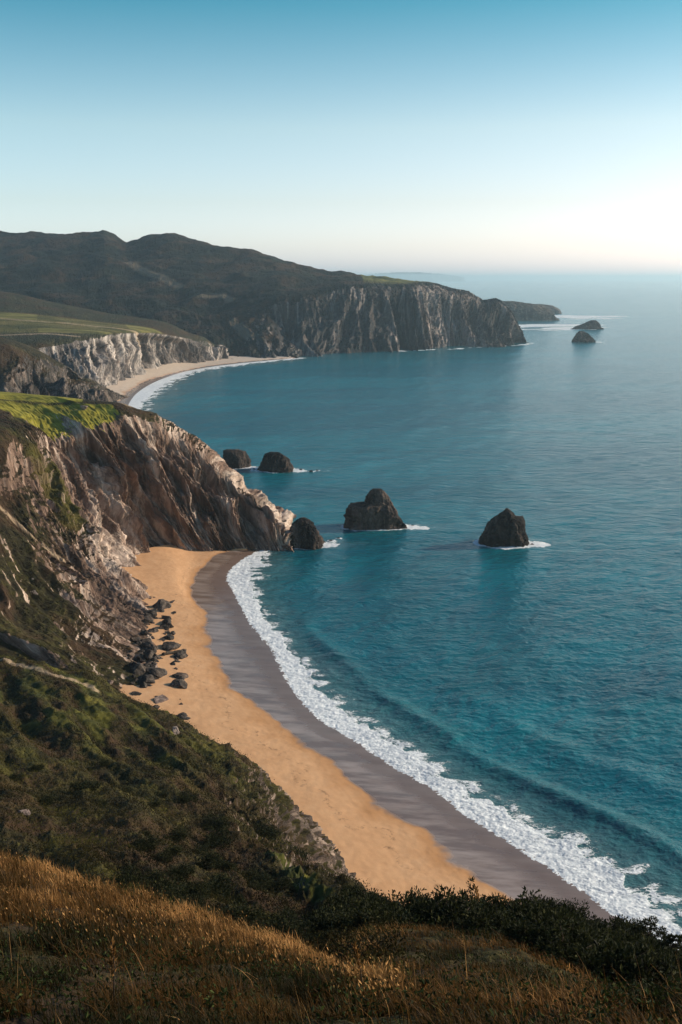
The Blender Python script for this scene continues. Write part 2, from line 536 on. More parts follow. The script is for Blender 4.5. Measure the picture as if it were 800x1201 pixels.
# ------------------------------------------------------------------ main cliff and promontory
B_COLS = [
    # far edge (px,py,Y), top (px,py,Y), r3, r4, r5, toe px,py ; rockiness of top, upper, mid, low, toe
    ((-560, 480, 390), (-480, 600, 200), (-380, 700), (-250, 800), (0, 880), (180, 885), (0, 0, .05, .05, .1)),
    ((-420, 478, 400), (-320, 590, 235), (-220, 680), (-100, 770), (50, 835), (205, 862), (0, .05, .08, .1, .25)),
    ((-300, 475, 400), (-130, 560, 270), (-60, 640), (5, 716), (100, 786), (208, 836), (0.1, .15, .22, .35, .7)),
    ((-150, 470, 410), (-40, 510, 310), (10, 592), (62, 660), (118, 715), (186, 758), (.15, .22, .42, .62, .95)),
    ((-60, 463, 420), (20, 502, 330), (55, 568), (97, 632), (143, 690), (183, 725), (.35, .4, .55, .9, 1)),
    ((0, 462, 426), (55, 500, 346), (85, 542), (120, 602), (150, 655), (170, 682), (.6, .85, .9, 1, 1)),
    ((60, 468, 405), (95, 499, 352), (112, 538), (138, 590), (160, 640), (172, 660), (.7, 1, 1, 1, 1)),
    ((105, 474, 392), (125, 493, 358), (145, 535), (165, 582), (185, 630), (193, 652), (.6, 1, 1, 1, 1)),
    ((148, 481, 383), (153, 486, 366), (172, 532), (195, 590), (212, 628), (224, 648), (.4, 1, 1, 1, 1)),
    (None, (195, 502, 374), (212, 545), (230, 590), (242, 622), (254, 647), (.5, .9, 1, 1, 1)),
    (None, (236, 528, 378), (248, 560), (260, 595), (268, 622), (281, 645), (.7, 1, 1, 1, 1)),
    (None, (270, 564, 379), (280, 590), (290, 608), (298, 625), (306, 643), (.9, 1, 1, 1, 1)),
    (None, (303, 592, 376), (311, 605), (318, 618), (323, 630), (328, 642), (1, 1, 1, 1, 1)),
    (None, (324, 609, 372), (329, 617), (333, 626), (335, 633), (337, 641), (1, 1, 1, 1, 1)),
    (None, (338, 636, 366), (339, 638), (340, 640), (341, 642), (342, 644), (1, 1, 1, 1, 1)),
]


def build_cliff(cols, toe_z=1.0, fr=(0.3, 0.62, 0.86), back_drop=-4.0, back_off=(5, 42), crest_off=(2, 14, -2.0), below=(3, -6, -5)):
    C = []
    for far, top, r3, r4, r5, toe, k in cols:
        T_ = at(*top)
        Tt = at(toe[0], toe[1], None, toe_z)
        fe = at(*far) if far else (T_[0] + crest_off[0], T_[1] + crest_off[1], T_[2] + crest_off[2])
        if far is None and T_[2] < 4: fe = (T_[0] + 1, T_[1] + 4, -2.0)
        b0 = (fe[0] + back_off[0], fe[1] + back_off[1], back_drop)
        if far is None and T_[2] < 4: b0 = (fe[0] + 1, fe[1] + 6, back_drop)
        c = [b0 + (k[0],), fe + (0.0 if far else k[0],), T_ + (k[0] * 0.8,)]
        for (px, py), f, kk in zip((r3, r4, r5), fr, k[1:4]):
            c.append(at(px, py, T_[1] + (Tt[1] - T_[1]) * f) + (kk,))
        c.append(Tt + (k[4],))
        c.append((Tt[0] + below[0], Tt[1] + below[1], below[2], k[4]))
        C.append(c)
    return np.swapaxes(np.array(C), 0, 1)      # rows, cols


CB = build_cliff(B_COLS)
GB, _uB, _ = loft(CB, 620, 760, 0.36, wu=[0.3, 0.7, 0.9, 1.2, 1.2, 1, 0.4], wv=[.4, .6, 1, 1.1, 1, 1, .8, .8, .8, .9, .8, .7, .5, .3])
PB0, KB = GB[..., :3], np.clip(GB[..., 3], 0, 1)
rowp = np.linspace(0, 1, PB0.shape[0])[:, None] * np.ones(PB0.shape[1])[None]
sB, tB = arc(PB0, 1), arc(PB0, 0)
sB = sB.mean(axis=0, keepdims=True) * np.ones_like(sB)
rB = np.interp(np.arange(PB0.shape[0]), np.arange(PB0.shape[0]), _uB)[:, None]
PB = displace(PB0, KB, sB, tB, 6.2, 15.0, 0.7, 1.3, crest=(0.35 + 0.65 * sstep(2.0, 3.0, rB)) * (1 - 0.8 * sstep(4.0, 6.0, rB)), huge=5.0, inset=-1.7, soft=3.2 * sstep(2.0, 2.8, rB))
PB += (normals_of(PB0) * 0 + np.array([0, 0, 0.22])) * (fbm(PB0 / 1.6, 3, .6) * KB)[..., None]
mB = np.zeros(PB.shape[:2] + (3,))
mB[..., 0] = KB


def in_poly(P, poly):
    x, y = P[..., 0], P[..., 1]
    c = np.zeros(x.shape, bool)
    n = len(poly)
    for i in range(n):
        x1, y1 = poly[i][:2]; x2, y2 = poly[(i + 1) % n][:2]
        c ^= ((y1 > y) != (y2 > y)) & (x < (x2 - x1) * (y - y1) / (y2 - y1 + 1e-12) + x1)
    return c.astype(float)


def blur(a, n=2):
    for _ in range(n):
        p = np.pad(a, 1, mode='edge')
        a = (p[:-2, 1:-1] + p[2:, 1:-1] + p[1:-1, :-2] + p[1:-1, 2:] + 2 * a) / 6
    return a


ZP = 51.0
fieldpoly = [at(*q, None, ZP) for q in ((-200, 470), (0, 464), (93, 474), (98, 481), (136, 483), (139, 493), (90, 499), (30, 494), (0, 488), (-200, 492))]
wob = PB + 2.0 * np.stack([perlin(PB / 9), perlin(PB / 9 + 7), PB[..., 0] * 0], -1)
fm = blur(in_poly(wob, fieldpoly) * (PB[..., 2] > 42), 2)
# tractor lanes and a dark hedge line between the two fields
for q, w in ((((-200, 478), (0, 477), (50, 480), (97, 481)), 0.8), (((-100, 470), (0, 467), (40, 470), (90, 474)), 0.7)):
    fm = fm * (1 - 0.8 * near_poly(PB, [at(*r, None, ZP) for r in q], w, 1.6))
mB[..., 1] = fm
# mossy green tongue down the left of the face
tongue = [footprint(PB, *q) for q in ((52, 548), (62, 565), (72, 582), (84, 598))]
mB[..., 1] = np.maximum(mB[..., 1], 0.16 * near_poly(PB, tongue, 3.0, 4.0) * (PB[..., 2] > 5))
mB[..., 0] *= 1 - 0.75 * near_poly(PB, tongue, 3.0, 4.0)
# a worn path crossing the slope
for q, w in ((((0, 592), (30, 618), (60, 645), (75, 655)), 0.15),):
    mB[..., 2] = np.maximum(mB[..., 2], near_poly(PB, [footprint(PB, *r) for r in q], w, 0.9) * 0.8)
edge_path = [at(*q, None, ZP) for q in ((0, 461), (60, 468), (100, 473), (150, 482))]
mB[..., 2] = np.maximum(mB[..., 2], 0.45 * near_poly(PB, edge_path, 1.2, 1.6) * (PB[..., 2] > 44))
meB = raw_mesh('main_cliff', PB.reshape(-1, 3), grid_faces(*PB.shape[:2]), 4, True, {'m': mB, 'st': V3(sB, tB, 0 * sB)})
tag(link('cliff', meB, M['cliff']), kind='structure')

# ------------------------------------------------------------------ dark headland behind the fields
C_COLS = [
    ((-420, 378, 700), (-300, 390, 660), (-280, 430), (-260, 460), (-240, 480), (-220, 520), (.2, .4, .5, .6, .6)),
    ((-150, 388, 780), (-120, 396, 700), (-110, 430), (-100, 460), (-90, 480), (-80, 520), (.2, .4, .6, .6, .6)),
    ((-20, 396, 790), (0, 402, 720), (5, 430), (10, 455), (15, 480), (20, 520), (.2, .5, .7, .8, .8)),
    ((35, 408, 800), (42, 414, 735), (40, 435), (45, 460), (50, 480), (60, 520), (.3, .7, .9, .9, .9)),
    (None, (74, 431, 760), (72, 445), (75, 462), (80, 480), (90, 520), (.4, .8, .9, .9, .9)),
    (None, (81, 445, 775), (82, 455), (88, 470), (95, 485), (105, 520), (.6, .9, .9, .9, .9)),
    (None, (104, 446, 790), (104, 460), (108, 475), (112, 490), (120, 520), (.4, .8, .9, .9, .9)),
    (None, (121, 456, 800), (122, 466), (124, 478), (128, 492), (132, 520), (.6, .9, .9, .9, .9)),
    (None, (130, 468, 810), (132, 478), (136, 490), (140, 500), (146, 520), (.8, .9, .9, .9, .9)),
    (None, (140, 486, 790), (144, 492), (148, 500), (152, 508), (158, 522), (.8, .9, .9, .9, .9)),
]
CC = build_cliff(C_COLS, back_off=(10, 60))
GC, _uC, _ = loft(CC, 260, 420, 0.36)
PC0, KC = GC[..., :3], np.clip(GC[..., 3], 0, 1)
sC, tC = arc(PC0, 1), arc(PC0, 0)
PC = displace(PC0, KC, sC.mean(axis=0, keepdims=True) * np.ones_like(sC), tC, 6.0, 26.0, 1.3, 7.1, crest=(0.3 + 0.7 * sstep(2.0, 3.0, _uC))[:, None], huge=9)
mC = np.zeros(PC.shape[:2] + (3,)); mC[..., 0] = KC
tag(link('dark_headland', raw_mesh('dark_headland', PC.reshape(-1, 3), grid_faces(*PC.shape[:2]), 4, True, {'m': mC}), M['midcliff']), kind='structure')

# ------------------------------------------------------------------ white cliffs of the second bay and the fields above
D_COLS = [  # ridge, cliff top, then face, toe
    ((-420, 325, 1500), (-300, 400, 900), (-300, 420), (-300, 440), (-300, 460), (-300, 480), (0, .3, .6, .6, .6)),
    ((-150, 335, 1420), (-100, 400, 900), (-100, 420), (-100, 440), (-100, 455), (-100, 475), (0, .3, .6, .6, .6)),
    ((0, 343, 1350), (0, 402, 905), (5, 425), (10, 445), (12, 458), (15, 472), (0, .3, .6, .6, .6)),
    ((60, 355, 1330), (62, 396, 925), (66, 415), (70, 432), (74, 448), (78, 464), (0.1, .6, .8, .9, .9)),
    ((130, 369, 1320), (112, 392, 960), (112, 408), (114, 425), (116, 442), (118, 456), (0.1, 1, 1, 1, 1)),
    ((165, 374, 1290), (142, 389, 1020), (142, 404), (143, 420), (144, 435), (147, 446), (0.1, 1, 1, 1, 1)),
    ((190, 378, 1270), (172, 389, 1070), (172, 402), (174, 416), (177, 428), (181, 437), (0.1, 1, 1, 1, 1)),
    ((206, 383, 1250), (196, 392, 1120), (198, 402), (200, 413), (203, 423), (208, 431), (0.2, 1, 1, 1, 1)),
    ((222, 391, 1250), (216, 396, 1160), (217, 405), (219, 413), (222, 421), (225, 427), (0.2, 1, 1, 1, 1)),
    ((240, 396, 1260), (236, 402, 1210), (238, 408), (240, 414), (242, 419), (245, 424), (0.5, 1, 1, 1, 1)),
    ((252, 404, 1290), (250, 408, 1250), (251, 411), (253, 415), (255, 418), (256, 422), (0.6, 1, 1, 1, 1)),
    (None, (257, 404, 1275), (260, 408), (262, 413), (264, 417), (266, 420), (0.8, 1, 1, 1, 1)),
    (None, (268, 418, 1300), (269, 419), (270, 420), (271, 420.5), (273, 421), (0.8, 1, 1, 1, 1)),
]
CD = build_cliff(D_COLS, toe_z=2.0, fr=(.3, .55, .8), back_off=(10, 120), crest_off=(4, 40, -4))
# an extra row of field ground between ridge and cliff top keeps the fields rising gently
mid = CD[1] * 0.5 + CD[2] * 0.5
mid[:, 2] += np.interp(np.arange(CD.shape[1]), [0, 3, 6, 9, 12], [4, 3, 2, 0, 0])
CD = np.concatenate([CD[:2], mid[None], CD[2:]], axis=0)
GD, _uD, _ = loft(CD, 330, 620, 0.36, wu=[.3, .8, .9, 1, 1, 1, 1, .3])
PD0, KD = GD[..., :3], np.clip(GD[..., 3], 0, 1)
sD, tD = arc(PD0, 1), arc(PD0, 0)
PD = displace(PD0, KD, sD.mean(axis=0, keepdims=True) * np.ones_like(sD), tD, 7.5, 30.0, 1.4, 2.6, crest=(0.3 + 0.7 * sstep(3.0, 4.0, _uD))[:, None], huge=12)
mD = np.zeros(PD.shape[:2] + (3,)); mD[..., 0] = KD
open_g = (1 - sstep(0.03, 0.2, KD)) * (PD0[..., 2] > 30)
fy = PD0[..., 1] + 60 * perlin(PD0 / 260)
mD[..., 1] = (0.55 + 0.6 * (perlin(np.floor(V3(PD0[..., 0] / 48 + PD0[..., 1] / 160, PD0[..., 1] / 62, 0 * sD)) * 1.37 + .5) > 0)) * open_g * (sstep(920, 945, fy) - sstep(1105, 1125, fy)) * (PD0[..., 0] < -175)
for q, w in ((((70, 376), (110, 380), (160, 387)), 2.5), (((0, 391), (50, 389), (90, 392)), 1.2), (((0, 372), (60, 376)), 1.0)):
    pl = [footprint(PD, *r) for r in q]
    mD[..., 2] = np.maximum(mD[..., 2], 0.75 * near_poly(PD, pl, w, 3.5) * (PD0[..., 2] > 30))
tag(link('bay_cliff', raw_mesh('bay_cliff', PD.reshape(-1, 3), grid_faces(*PD.shape[:2]), 4, True, {'m': mD, 'st': V3(sD.mean(axis=0, keepdims=True) * np.ones_like(sD), tD, 0 * sD)}), M['fieldcliff']), kind='structure')

# ------------------------------------------------------------------ the great hill and its headland
E_PX = [-300, -120, 0, 60, 100, 125, 150, 180, 205, 235, 265, 300, 335, 370, 400, 430, 465, 500, 530, 548, 558, 568, 583, 592, 600, 610, 617]
ex = lambda v: np.interp
sky_px = [-300, -120, 0, 30, 60, 90, 112, 125, 135, 148, 165, 190, 205, 230, 300, 370, 400, 430, 500, 545, 556, 564, 572, 584, 592, 600, 610, 617]
sky_py = [295, 284, 275, 275, 277, 276, 280, 273, 279, 287, 284, 280, 279, 286, 299, 321, 325, 328, 333, 342, 346, 355, 353, 351, 357, 366, 386, 402]
skyY_p = [-300, 0, 125, 205, 300, 370, 430, 500, 548, 585, 600, 617]
skyY_v = [2500, 2300, 2200, 2100, 2000, 1930, 1900, 1840, 1700, 1640, 1625, 1600]
edg_p = [-300, 0, 60, 125, 205, 260, 310, 330, 360, 400, 450, 500, 540, 556, 564, 574, 586, 594, 602, 612, 617]
edg_v = [335, 335, 338, 345, 352, 352, 350, 345, 346, 337, 335, 338, 345, 350, 359, 356, 354, 361, 370, 390, 402]
edY_p = [-300, 0, 125, 205, 260, 310, 360, 400, 450, 500, 545, 585, 617]
edY_v = [1750, 1720, 1650, 1600, 1560, 1500, 1490, 1510, 1540, 1570, 1590, 1605, 1598]
toe_p = [-300, 0, 125, 205, 262, 310, 345, 370, 400, 450, 500, 545, 585, 617]
toe_v = [415, 418, 420, 421, 420, 420, 420, 417, 413, 412, 410, 408, 405, 403.5]
C = []
for px in E_PX:
    i = np.interp
    Ys = i(px, skyY_p, skyY_v); ps = i(px, sky_px, sky_py)
    top = at(px, ps, Ys)
    pe, Ye = i(px, edg_p, edg_v), i(px, edY_p, edY_v)
    e = at(px, pe, Ye)
    pt = i(px, toe_p, toe_v)
    toe = at(px, pt, None, 1.0)
    k = i(px, [0, 205, 262, 310, 345, 400, 617], [.1, .15, .3, .6, .8, 1, 1])
    ke = i(px, [0, 300, 400, 617], [.05, .12, .7, 1])
    shoulder = tuple(np.array(top) * 0.5 + np.array(e) * 0.5 + np.array([0, 0, i(px, [0, 200, 350, 450, 617], [9, 14, 9, 2, 0])]))
    c = [(top[0] + 20, top[1] + (500 if px < 500 else 120), -5, .5 if px > 500 else 0.1), top + (0.05 if px < 520 else 0.7,), shoulder + (0.04 if px < 500 else 0.8,), e + (ke,)]
    for f, dyf in ((.3, .22), (.62, .5), (.85, .8)):
        p = np.array(e) * (1 - f) + np.array(toe) * f
        p[1] = e[1] + (toe[1] - e[1]) * dyf
        p[0] = e[0] + (toe[0] - e[0]) * dyf
        c.append(tuple(p) + (k,))
    c.append(toe + (k,))
    c.append((toe[0] + 5, toe[1] - 20, -8, k))
    C.append(c)
c = C[-1]
C.append([(p[0] + 8, p[1] + 10 * (8 - i_) / 8, -3 if i_ < 8 else -8, 1) for i_, p in enumerate(c)])
CE = np.swapaxes(np.array(C), 0, 1)
GE, _uE, _ = loft(CE, 420, 900, 0.36, wu=[.25, 1, 1, 1, 1, 1, .8, .3])
PE0, KE = GE[..., :3], np.clip(GE[..., 3], 0, 1)
sE, tE = arc(PE0, 1), arc(PE0, 0)
sEm = sE.mean(axis=0, keepdims=True) * np.ones_like(sE)
hill = (1 - sstep(0.1, 0.5, KE))
PE = displace(PE0, KE, sEm, tE, 11.0, 46.0, 2.2, 4.4, crest=(0.12 + 0.88 * sstep(3.0, 4.2, _uE))[:, None], huge=16)
PE[..., 2] += hill * (10 * (ridged(PE0 / 190 + 3, 4, 0.5) - 0.55) * 1.3 * sstep(0, 60, PE0[..., 2]) + 5 * fbm(PE0 / 70, 4, .55) * sstep(-5, 40, PE0[..., 2]))
mE = np.zeros(PE.shape[:2] + (3,)); mE[..., 0] = KE
# isolated crags on the hill
cr = sstep(0.42, 0.62, fbm(PE0 / 120 + 2.2, 4, .6)) * (PE0[..., 2] > 25)
mE[..., 0] = np.clip(np.maximum(mE[..., 0], 0.36 * cr), 0, 1)
gp = [at(*q, None, 85) for q in ((430, 327), (500, 333))]
mE[..., 1] = (PE0[..., 0] > at(425, 330, 1700)[0]) * (PE0[..., 0] < at(512, 332, 1750)[0]) * (PE0[..., 1] > 1590) * (1 - sstep(.1, .6, KE))
for q, w in ((((150, 306), (170, 318), (200, 330), (210, 335)), 4), (((235, 345), (262, 344), (270, 350)), 2.5), (((272, 375), (285, 388), (292, 392)), 2.0)):  # pale streaks; the lowest paints a sunlit rib into the colour
    pl = [footprint(PE, *r) for r in q]
    mE[..., 2] = np.maximum(mE[..., 2], 0.35 * near_poly(PE, pl, w, 7) * (PE0[..., 2] > 12))
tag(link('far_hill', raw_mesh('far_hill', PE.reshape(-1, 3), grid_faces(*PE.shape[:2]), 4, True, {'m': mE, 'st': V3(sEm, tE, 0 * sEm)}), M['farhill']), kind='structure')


# ------------------------------------------------------------------ rocks standing in the sea, from their outlines
def outline_rock(outline, Y, ratio=0.75, nz=120, na=220, amp=0.10, seed=1.0, zb=-1.5, rot=0.0, vert=3.0, lean=0.0):
    """outline: (py, left px, right px) from the top down; gives a solid of real depth"""
    zs, xl, xr = [], [], []
    for py, a, b in outline:
        pa, pb = at(a, py, Y), at(b, py, Y)
        zs.append(pa[2]); xl.append(pa[0]); xr.append(pb[0])
    zs, xl, xr = map(np.array, (zs, xl, xr))
    zs2 = np.append(zs, zb); xl2 = np.append(xl, xl[-1] - 0.02 * (xr[-1] - xl[-1])); xr2 = np.append(xr, xr[-1] + 0.02 * (xr[-1] - xl[-1]))
    H = zs[0] - zb
    t = np.linspace(0, 1, nz) ** 1.15
    z = zs[0] - H * t
    l = np.interp(-z, -zs2, xl2); r = np.interp(-z, -zs2, xr2)
    cx, a = (l + r) / 2, np.maximum((r - l) / 2, 0.01)
    wmax = a.max()
    b = np.minimum(a * ratio + wmax * 0.10 * (t > 0.01) * np.sqrt(t), a.max() * ratio)
    b[0] = 0.01
    th = np.linspace(0, 2 * np.pi, na, endpoint=False)
    # squarish section reads as broken rock
    ct, st = np.cos(th), np.sin(th)
    e = 0.78
    cs, sn = np.sign(ct) * np.abs(ct) ** e, np.sign(st) * np.abs(st) ** e
    rf = np.random.default_rng(int(seed * 10))
    fac = np.full((nz, na), 9.0)
    for kf in range(9):
        t0_ = rf.uniform(0, 2 * np.pi) if kf > 3 else kf * np.pi / 2 + rf.uniform(-.25, .25)
        tw = t0_ + 0.5 * perlin(np.stack([z / wmax * 1.1 + kf * 3.1, z * 0 + seed, z * 0], -1))
        h_ = rf.uniform(.74, .95) + 0.16 * perlin(np.stack([z / wmax * 2.2 + kf * 5.7, z * 0 + seed, z * 0 + 2], -1))
        cc_ = np.cos(th[None] - tw[:, None])
        fac = np.minimum(fac, np.where(cc_ > 0.15, h_[:, None] / np.maximum(cc_, .15), 9))
    fac = np.minimum(fac, 1.12)
    il, ir = na // 2, 0
    wr_ = (0.5 + 0.5 * ct)[None]
    e0 = fac[:, [ir]] * wr_ + fac[:, [il]] * (1 - wr_)
    fac = fac / e0
    cs = ct[None] * fac; sn = st[None] * fac
    N_ = 1
    P = np.stack([cx[:, None] + a[:, None] * cs, Y + b[:, None] * sn, z[:, None] * np.ones(na)[None]], -1)
    N = np.stack([cs, sn, 0.25 + 0 * P[..., 0]], -1)
    N /= np.linalg.norm(N, axis=-1, keepdims=True)
    L_ = wmax
    q = P / L_
    dd = amp * L_ * (1.5 * (ridged(np.stack([q[..., 0] * 1.6, q[..., 1] * 1.6, q[..., 2] * 0.5 + q[..., 0] * 0.4], -1) + seed, 3, .55) - 0.6)
                     + 0.9 * (ridged(q * np.array([4.2, 4.2, vert]) + seed * 2, 3, .6) - 0.55) + 0.45 * fbm(q * 9 + seed, 3, .6))
    dd = dd - 0.5 * amp * L_ + 0.05 * L_ * (ridged(q * np.array([9, 9, 5.]) + seed, 3, .6) - .5)
    fade = np.minimum(1, np.minimum(a / wmax * 2.2, 1))[:, None]
    P = P + N * (dd * fade)[..., None]
    P[..., 2] += (0.9 * amp * L_ * fbm(q * 3.5 + 9 + seed, 4, .6)) * sstep(0, 0.25, t)[:, None] * 0.6
    return P


def rock_mesh(name, P, k=1.0):
    n, m = P.shape[:2]
    V = P.reshape(-1, 3)
    F4 = grid_faces(n, m, wrap=True, flip=True)
    top = len(V)
    V = np.vstack([V, P[0].mean(axis=0)[None]])
    F3 = np.array([[top, j, (j + 1) % m, (j + 1) % m] for j in range(m)])
    # triangles as their own polygons
    me = bpy.data.meshes.new(name)
    me.from_pydata(V.tolist(), [], F4.tolist() + [[top, (j + 1) % m, j][::-1] for j in range(m)])
    me.polygons.foreach_set('use_smooth', np.ones(len(me.polygons), bool))
    a = me.color_attributes.new('m', 'FLOAT_COLOR', 'POINT')
    c = np.zeros((len(V), 4), np.float32); c[:, 0] = k; c[:, 3] = 1
    a.data.foreach_set('color', c.ravel())
    me.update()
    return me


def origin_at(o, p):
    """move an object's origin without moving its geometry"""
    o.data.transform(Matrix.Translation(-Vector(p)))
    o.location = p


STACKS = []          # (x, y, half width) for the foam around them
def stack(outline, label, seed, ratio=0.8, base_py=None, amp=0.10, mat='stack', name='sea_stack', cat='sea stack', group='rock stacks standing in the sea'):
    by, l, r = outline[-1]
    Y = at((l + r) / 2, by, None, 0.0)[1] + (r - l) / F * 300 * 0.2
    P = outline_rock(outline, Y, ratio, seed=seed, amp=amp)
    me = rock_mesh(name, P)
    o = link(name, me, M[mat])
    p = at((l + r) / 2, by, Y)
    origin_at(o, (p[0], Y, 0))
    tag(o, label, cat, group)
    hw = (at(r, by, Y)[0] - at(l, by, Y)[0]) / 2
    STACKS.append((p[0], Y, hw, hw * ratio))
    return o


stack([(596, 593, 596), (599, 590, 600), (603, 584, 604), (606, 580, 606), (608, 577, 614), (613, 573, 616), (620, 569, 616), (630, 564, 618), (640, 559, 622)],
      'dark pointed sea stack standing alone furthest right on the water', 3.0, 0.7, amp=0.075)
stack([(573, 438, 447), (577, 434, 452), (582, 431, 456), (587, 430, 458), (590, 428, 460), (592.5, 411, 461), (596, 406, 463), (602, 405, 466), (610, 405, 471), (616, 403, 475), (621, 402, 479)],
      'largest sea stack with a stepped left shoulder and a narrow summit', 8.0, 0.45, amp=0.06)
stack([(607, 352, 358), (610, 347, 363), (615, 342, 368), (622, 340, 372), (630, 339, 376), (636, 339, 379), (641, 339, 381)],
      'domed black rock just off the tip of the promontory', 5.0, 0.8)
stack([(530, 317, 328), (533, 311, 333), (538, 308, 338), (543, 305, 342), (548, 302, 344), (552, 300, 345)],
      'low rounded dark islet beside the square rock behind the promontory', 6.1, 0.7, amp=0.07)
stack([(527.5, 262, 280), (530, 261.5, 287), (536, 261, 290), (542, 260.5, 291), (547, 260, 292), (549, 260, 293)],
      'blocky square topped rock in the sea directly behind the cliff ridge', 9.4, 0.7, amp=0.055)
stack([(388, 679, 684), (391, 675, 689), (395, 673, 692), (398, 671, 695), (401, 670, 699)],
      'small far islet off the great headland with a tapering right end', 2.2, 0.6, amp=0.08)
stack([(375.5, 694, 699), (378, 689, 702), (382, 681, 704), (386, 672, 706)],
      'hazy faint rock ridge in the water behind the small far islet', 12.2, 0.6, amp=0.08)

# wave-washed rocks at the water line
SK = [(388, 635, 6, 'low wet rock awash in foam right of the domed black rock'),
      (381, 637, 4, 'small wet rock between the domed rock and the foam'),
      (365, 553, 5, 'flat black skerry in the white water right of the rounded islet'),
      (372, 552, 3.5, 'tiny black skerry furthest right of the rounded islet'),
      (353, 551, 4, 'little skerry close against the rounded islet'),
      (298, 551, 5, 'low black skerry between the square rock and the rounded islet'),
      (484, 617, 5, 'low wet rock in foam at the right foot of the largest stack'),
      (397, 632, 5, 'flat rock awash left of the largest stack'),
      (624, 639, 5, 'low wet rock in foam at the right foot of the lone stack'),
      (345, 420, 10, 'pointed rock awash at the foot of the great headland'),
      (372, 417.5, 8, 'small dark rock at the water edge under the pale crag')]
for i, (px, py, w, lab) in enumerate(SK):
    h = w * 0.33
    stack([(py - h, px - w * .12, px + w * .15), (py - h * .7, px - w * .32, px + w * .3), (py, px - w * .5, px + w * .5)],
          lab, 20 + i * 1.7, 0.7, amp=0.12, name='skerry', cat='rock', group='low rocks awash at the water line')

# bird on the summit of the largest stack is a small spire of rock in the photograph: part of the outline above

# very distant headland (two lobes) and the faint land on the horizon
def far_land(name, outline, Y, ratio, seed, amp=0.05):
    P = outline_rock(outline, Y, ratio, nz=80, na=260, seed=seed, amp=amp, zb=-3)
    me = rock_mesh(name, P, 0.75)
    tag(link(name, me, M['midcliff']), kind='structure')


far_land('far_headland', [(353, 575, 600), (355, 560, 614), (358, 540, 626), (363, 530, 633), (370, 525, 640), (376, 520, 648), (381, 515, 654)], 2500, 0.5, 4.0, 0.02)
far_land('farther_headland', [(356.5, 618, 634), (358.5, 612, 648), (361, 600, 653), (364, 590, 657), (368, 580, 659), (371, 570, 661)], 2950, 0.4, 6.0, 0.02)
far_land('horizon_land', [(319.5, 465, 492), (321, 440, 512), (323, 425, 530), (325.3, 415, 542)], 30000, 0.15, 9.0, 0.004)

# ------------------------------------------------------------------ beaches
TOE1 = [(150, 885), (205, 862), (205, 830), (186, 758), (180, 720), (166, 680), (172, 660), (195, 652), (224, 648), (254, 647), (285, 645), (306, 643), (330, 642)]
SH1 = [  # land edge (hidden), dry/wet line, water line  -- from the cove head towards the viewer
    ((290, 638), (291, 645), (318, 643)),
    ((255, 638), (261, 648), (302, 648)),
    ((225, 638), (236, 666), (282, 660)),
    ((190, 640), (221, 690), (269, 675)),
    ((125, 655), (238, 716), (279, 698)),
    ((95, 690), (243, 738), (297, 730)),
    ((95, 730), (240, 760), (323, 760)),
    ((100, 790), (266, 790), (337, 790)),
    ((110, 850), (284, 814), (359, 823)),
    ((150, 920), (325, 852), (385, 848)),
    ((220, 990), (356, 874), (425, 871)),
    ((260, 1060), (400, 906), (461, 897)),
    ((330, 1120), (475, 965), (502, 917)),
    ((400, 1180), (535, 1010), (552, 956)),
    ((480, 1240), (584, 1046), (600, 986)),
    ((560, 1290), (650, 1090), (652, 1020)),
    ((640, 1320), (735, 1140), (712, 1064)),
    ((760, 1400), (855, 1220), (790, 1110)),
    ((900, 1450), (960, 1310), (880, 1190)),
    ((1060, 1500), (1120, 1420), (1030, 1290)),
]
OUT1 = [(330, 642), (325, 650), (320, 672), (312, 690), (328, 722), (345, 752), (374, 775), (396, 799), (418, 820), (452, 841), (497, 872), (530, 898),
        (592, 928), (640, 952), (705, 982), (765, 1018), (825, 1055), (900, 1100), (990, 1170), (1160, 1270)]


def build_beach(SH, zland=4.0, zwet=1.1, seaward=12.0):
    rows = [[], [], [], [], []]
    for a, b, c in SH:
        A_ = np.array(at(*a, None, min(zland, 1.5 if a[1] < 639 and a[0] > 200 else 9))); B_ = np.array(at(*b, None, zwet)); W_ = np.array(at(*c, None, 0.0))
        out = (W_ - B_); out[2] = 0; n = np.linalg.norm(out); out = out / max(n, .1)
        rows[0].append(tuple(A_) + (0.0,))
        rows[1].append(tuple((A_ + B_) / 2 + np.array([0, 0, .2])) + (0.5,))
        rows[2].append(tuple(B_) + (1.0,))
        rows[3].append(tuple(W_) + (2.0,))
        rows[4].append(tuple(W_ + out * seaward + np.array([0, 0, -1.6])) + (3.0,))
    return np.array(rows)


CS1 = build_beach(SH1)
G1, _, _ = loft(CS1, 260, 900, 0.45, wu=[.6, 1.2, 1, .8])
P1 = G1[..., :3].copy()
# dry sand: soft hollows, footmarks; wet sand: very low ridges
t1 = G1[..., 3]
dry = 1 - sstep(.9, 1.15, t1)
P1[..., 2] += dry * (0.12 * fbm(P1 / 14.0, 3) + 0.05 * fbm(P1 / 1.6, 3)) + 0.05 * fbm(P1 / 6 + 5, 2) * (1 - dry)
me = raw_mesh('beach', P1.reshape(-1, 3), grid_faces(*P1.shape[:2], flip=True), 4, True, {'t': V3(t1 / 3, t1 * 0, t1 * 0)})


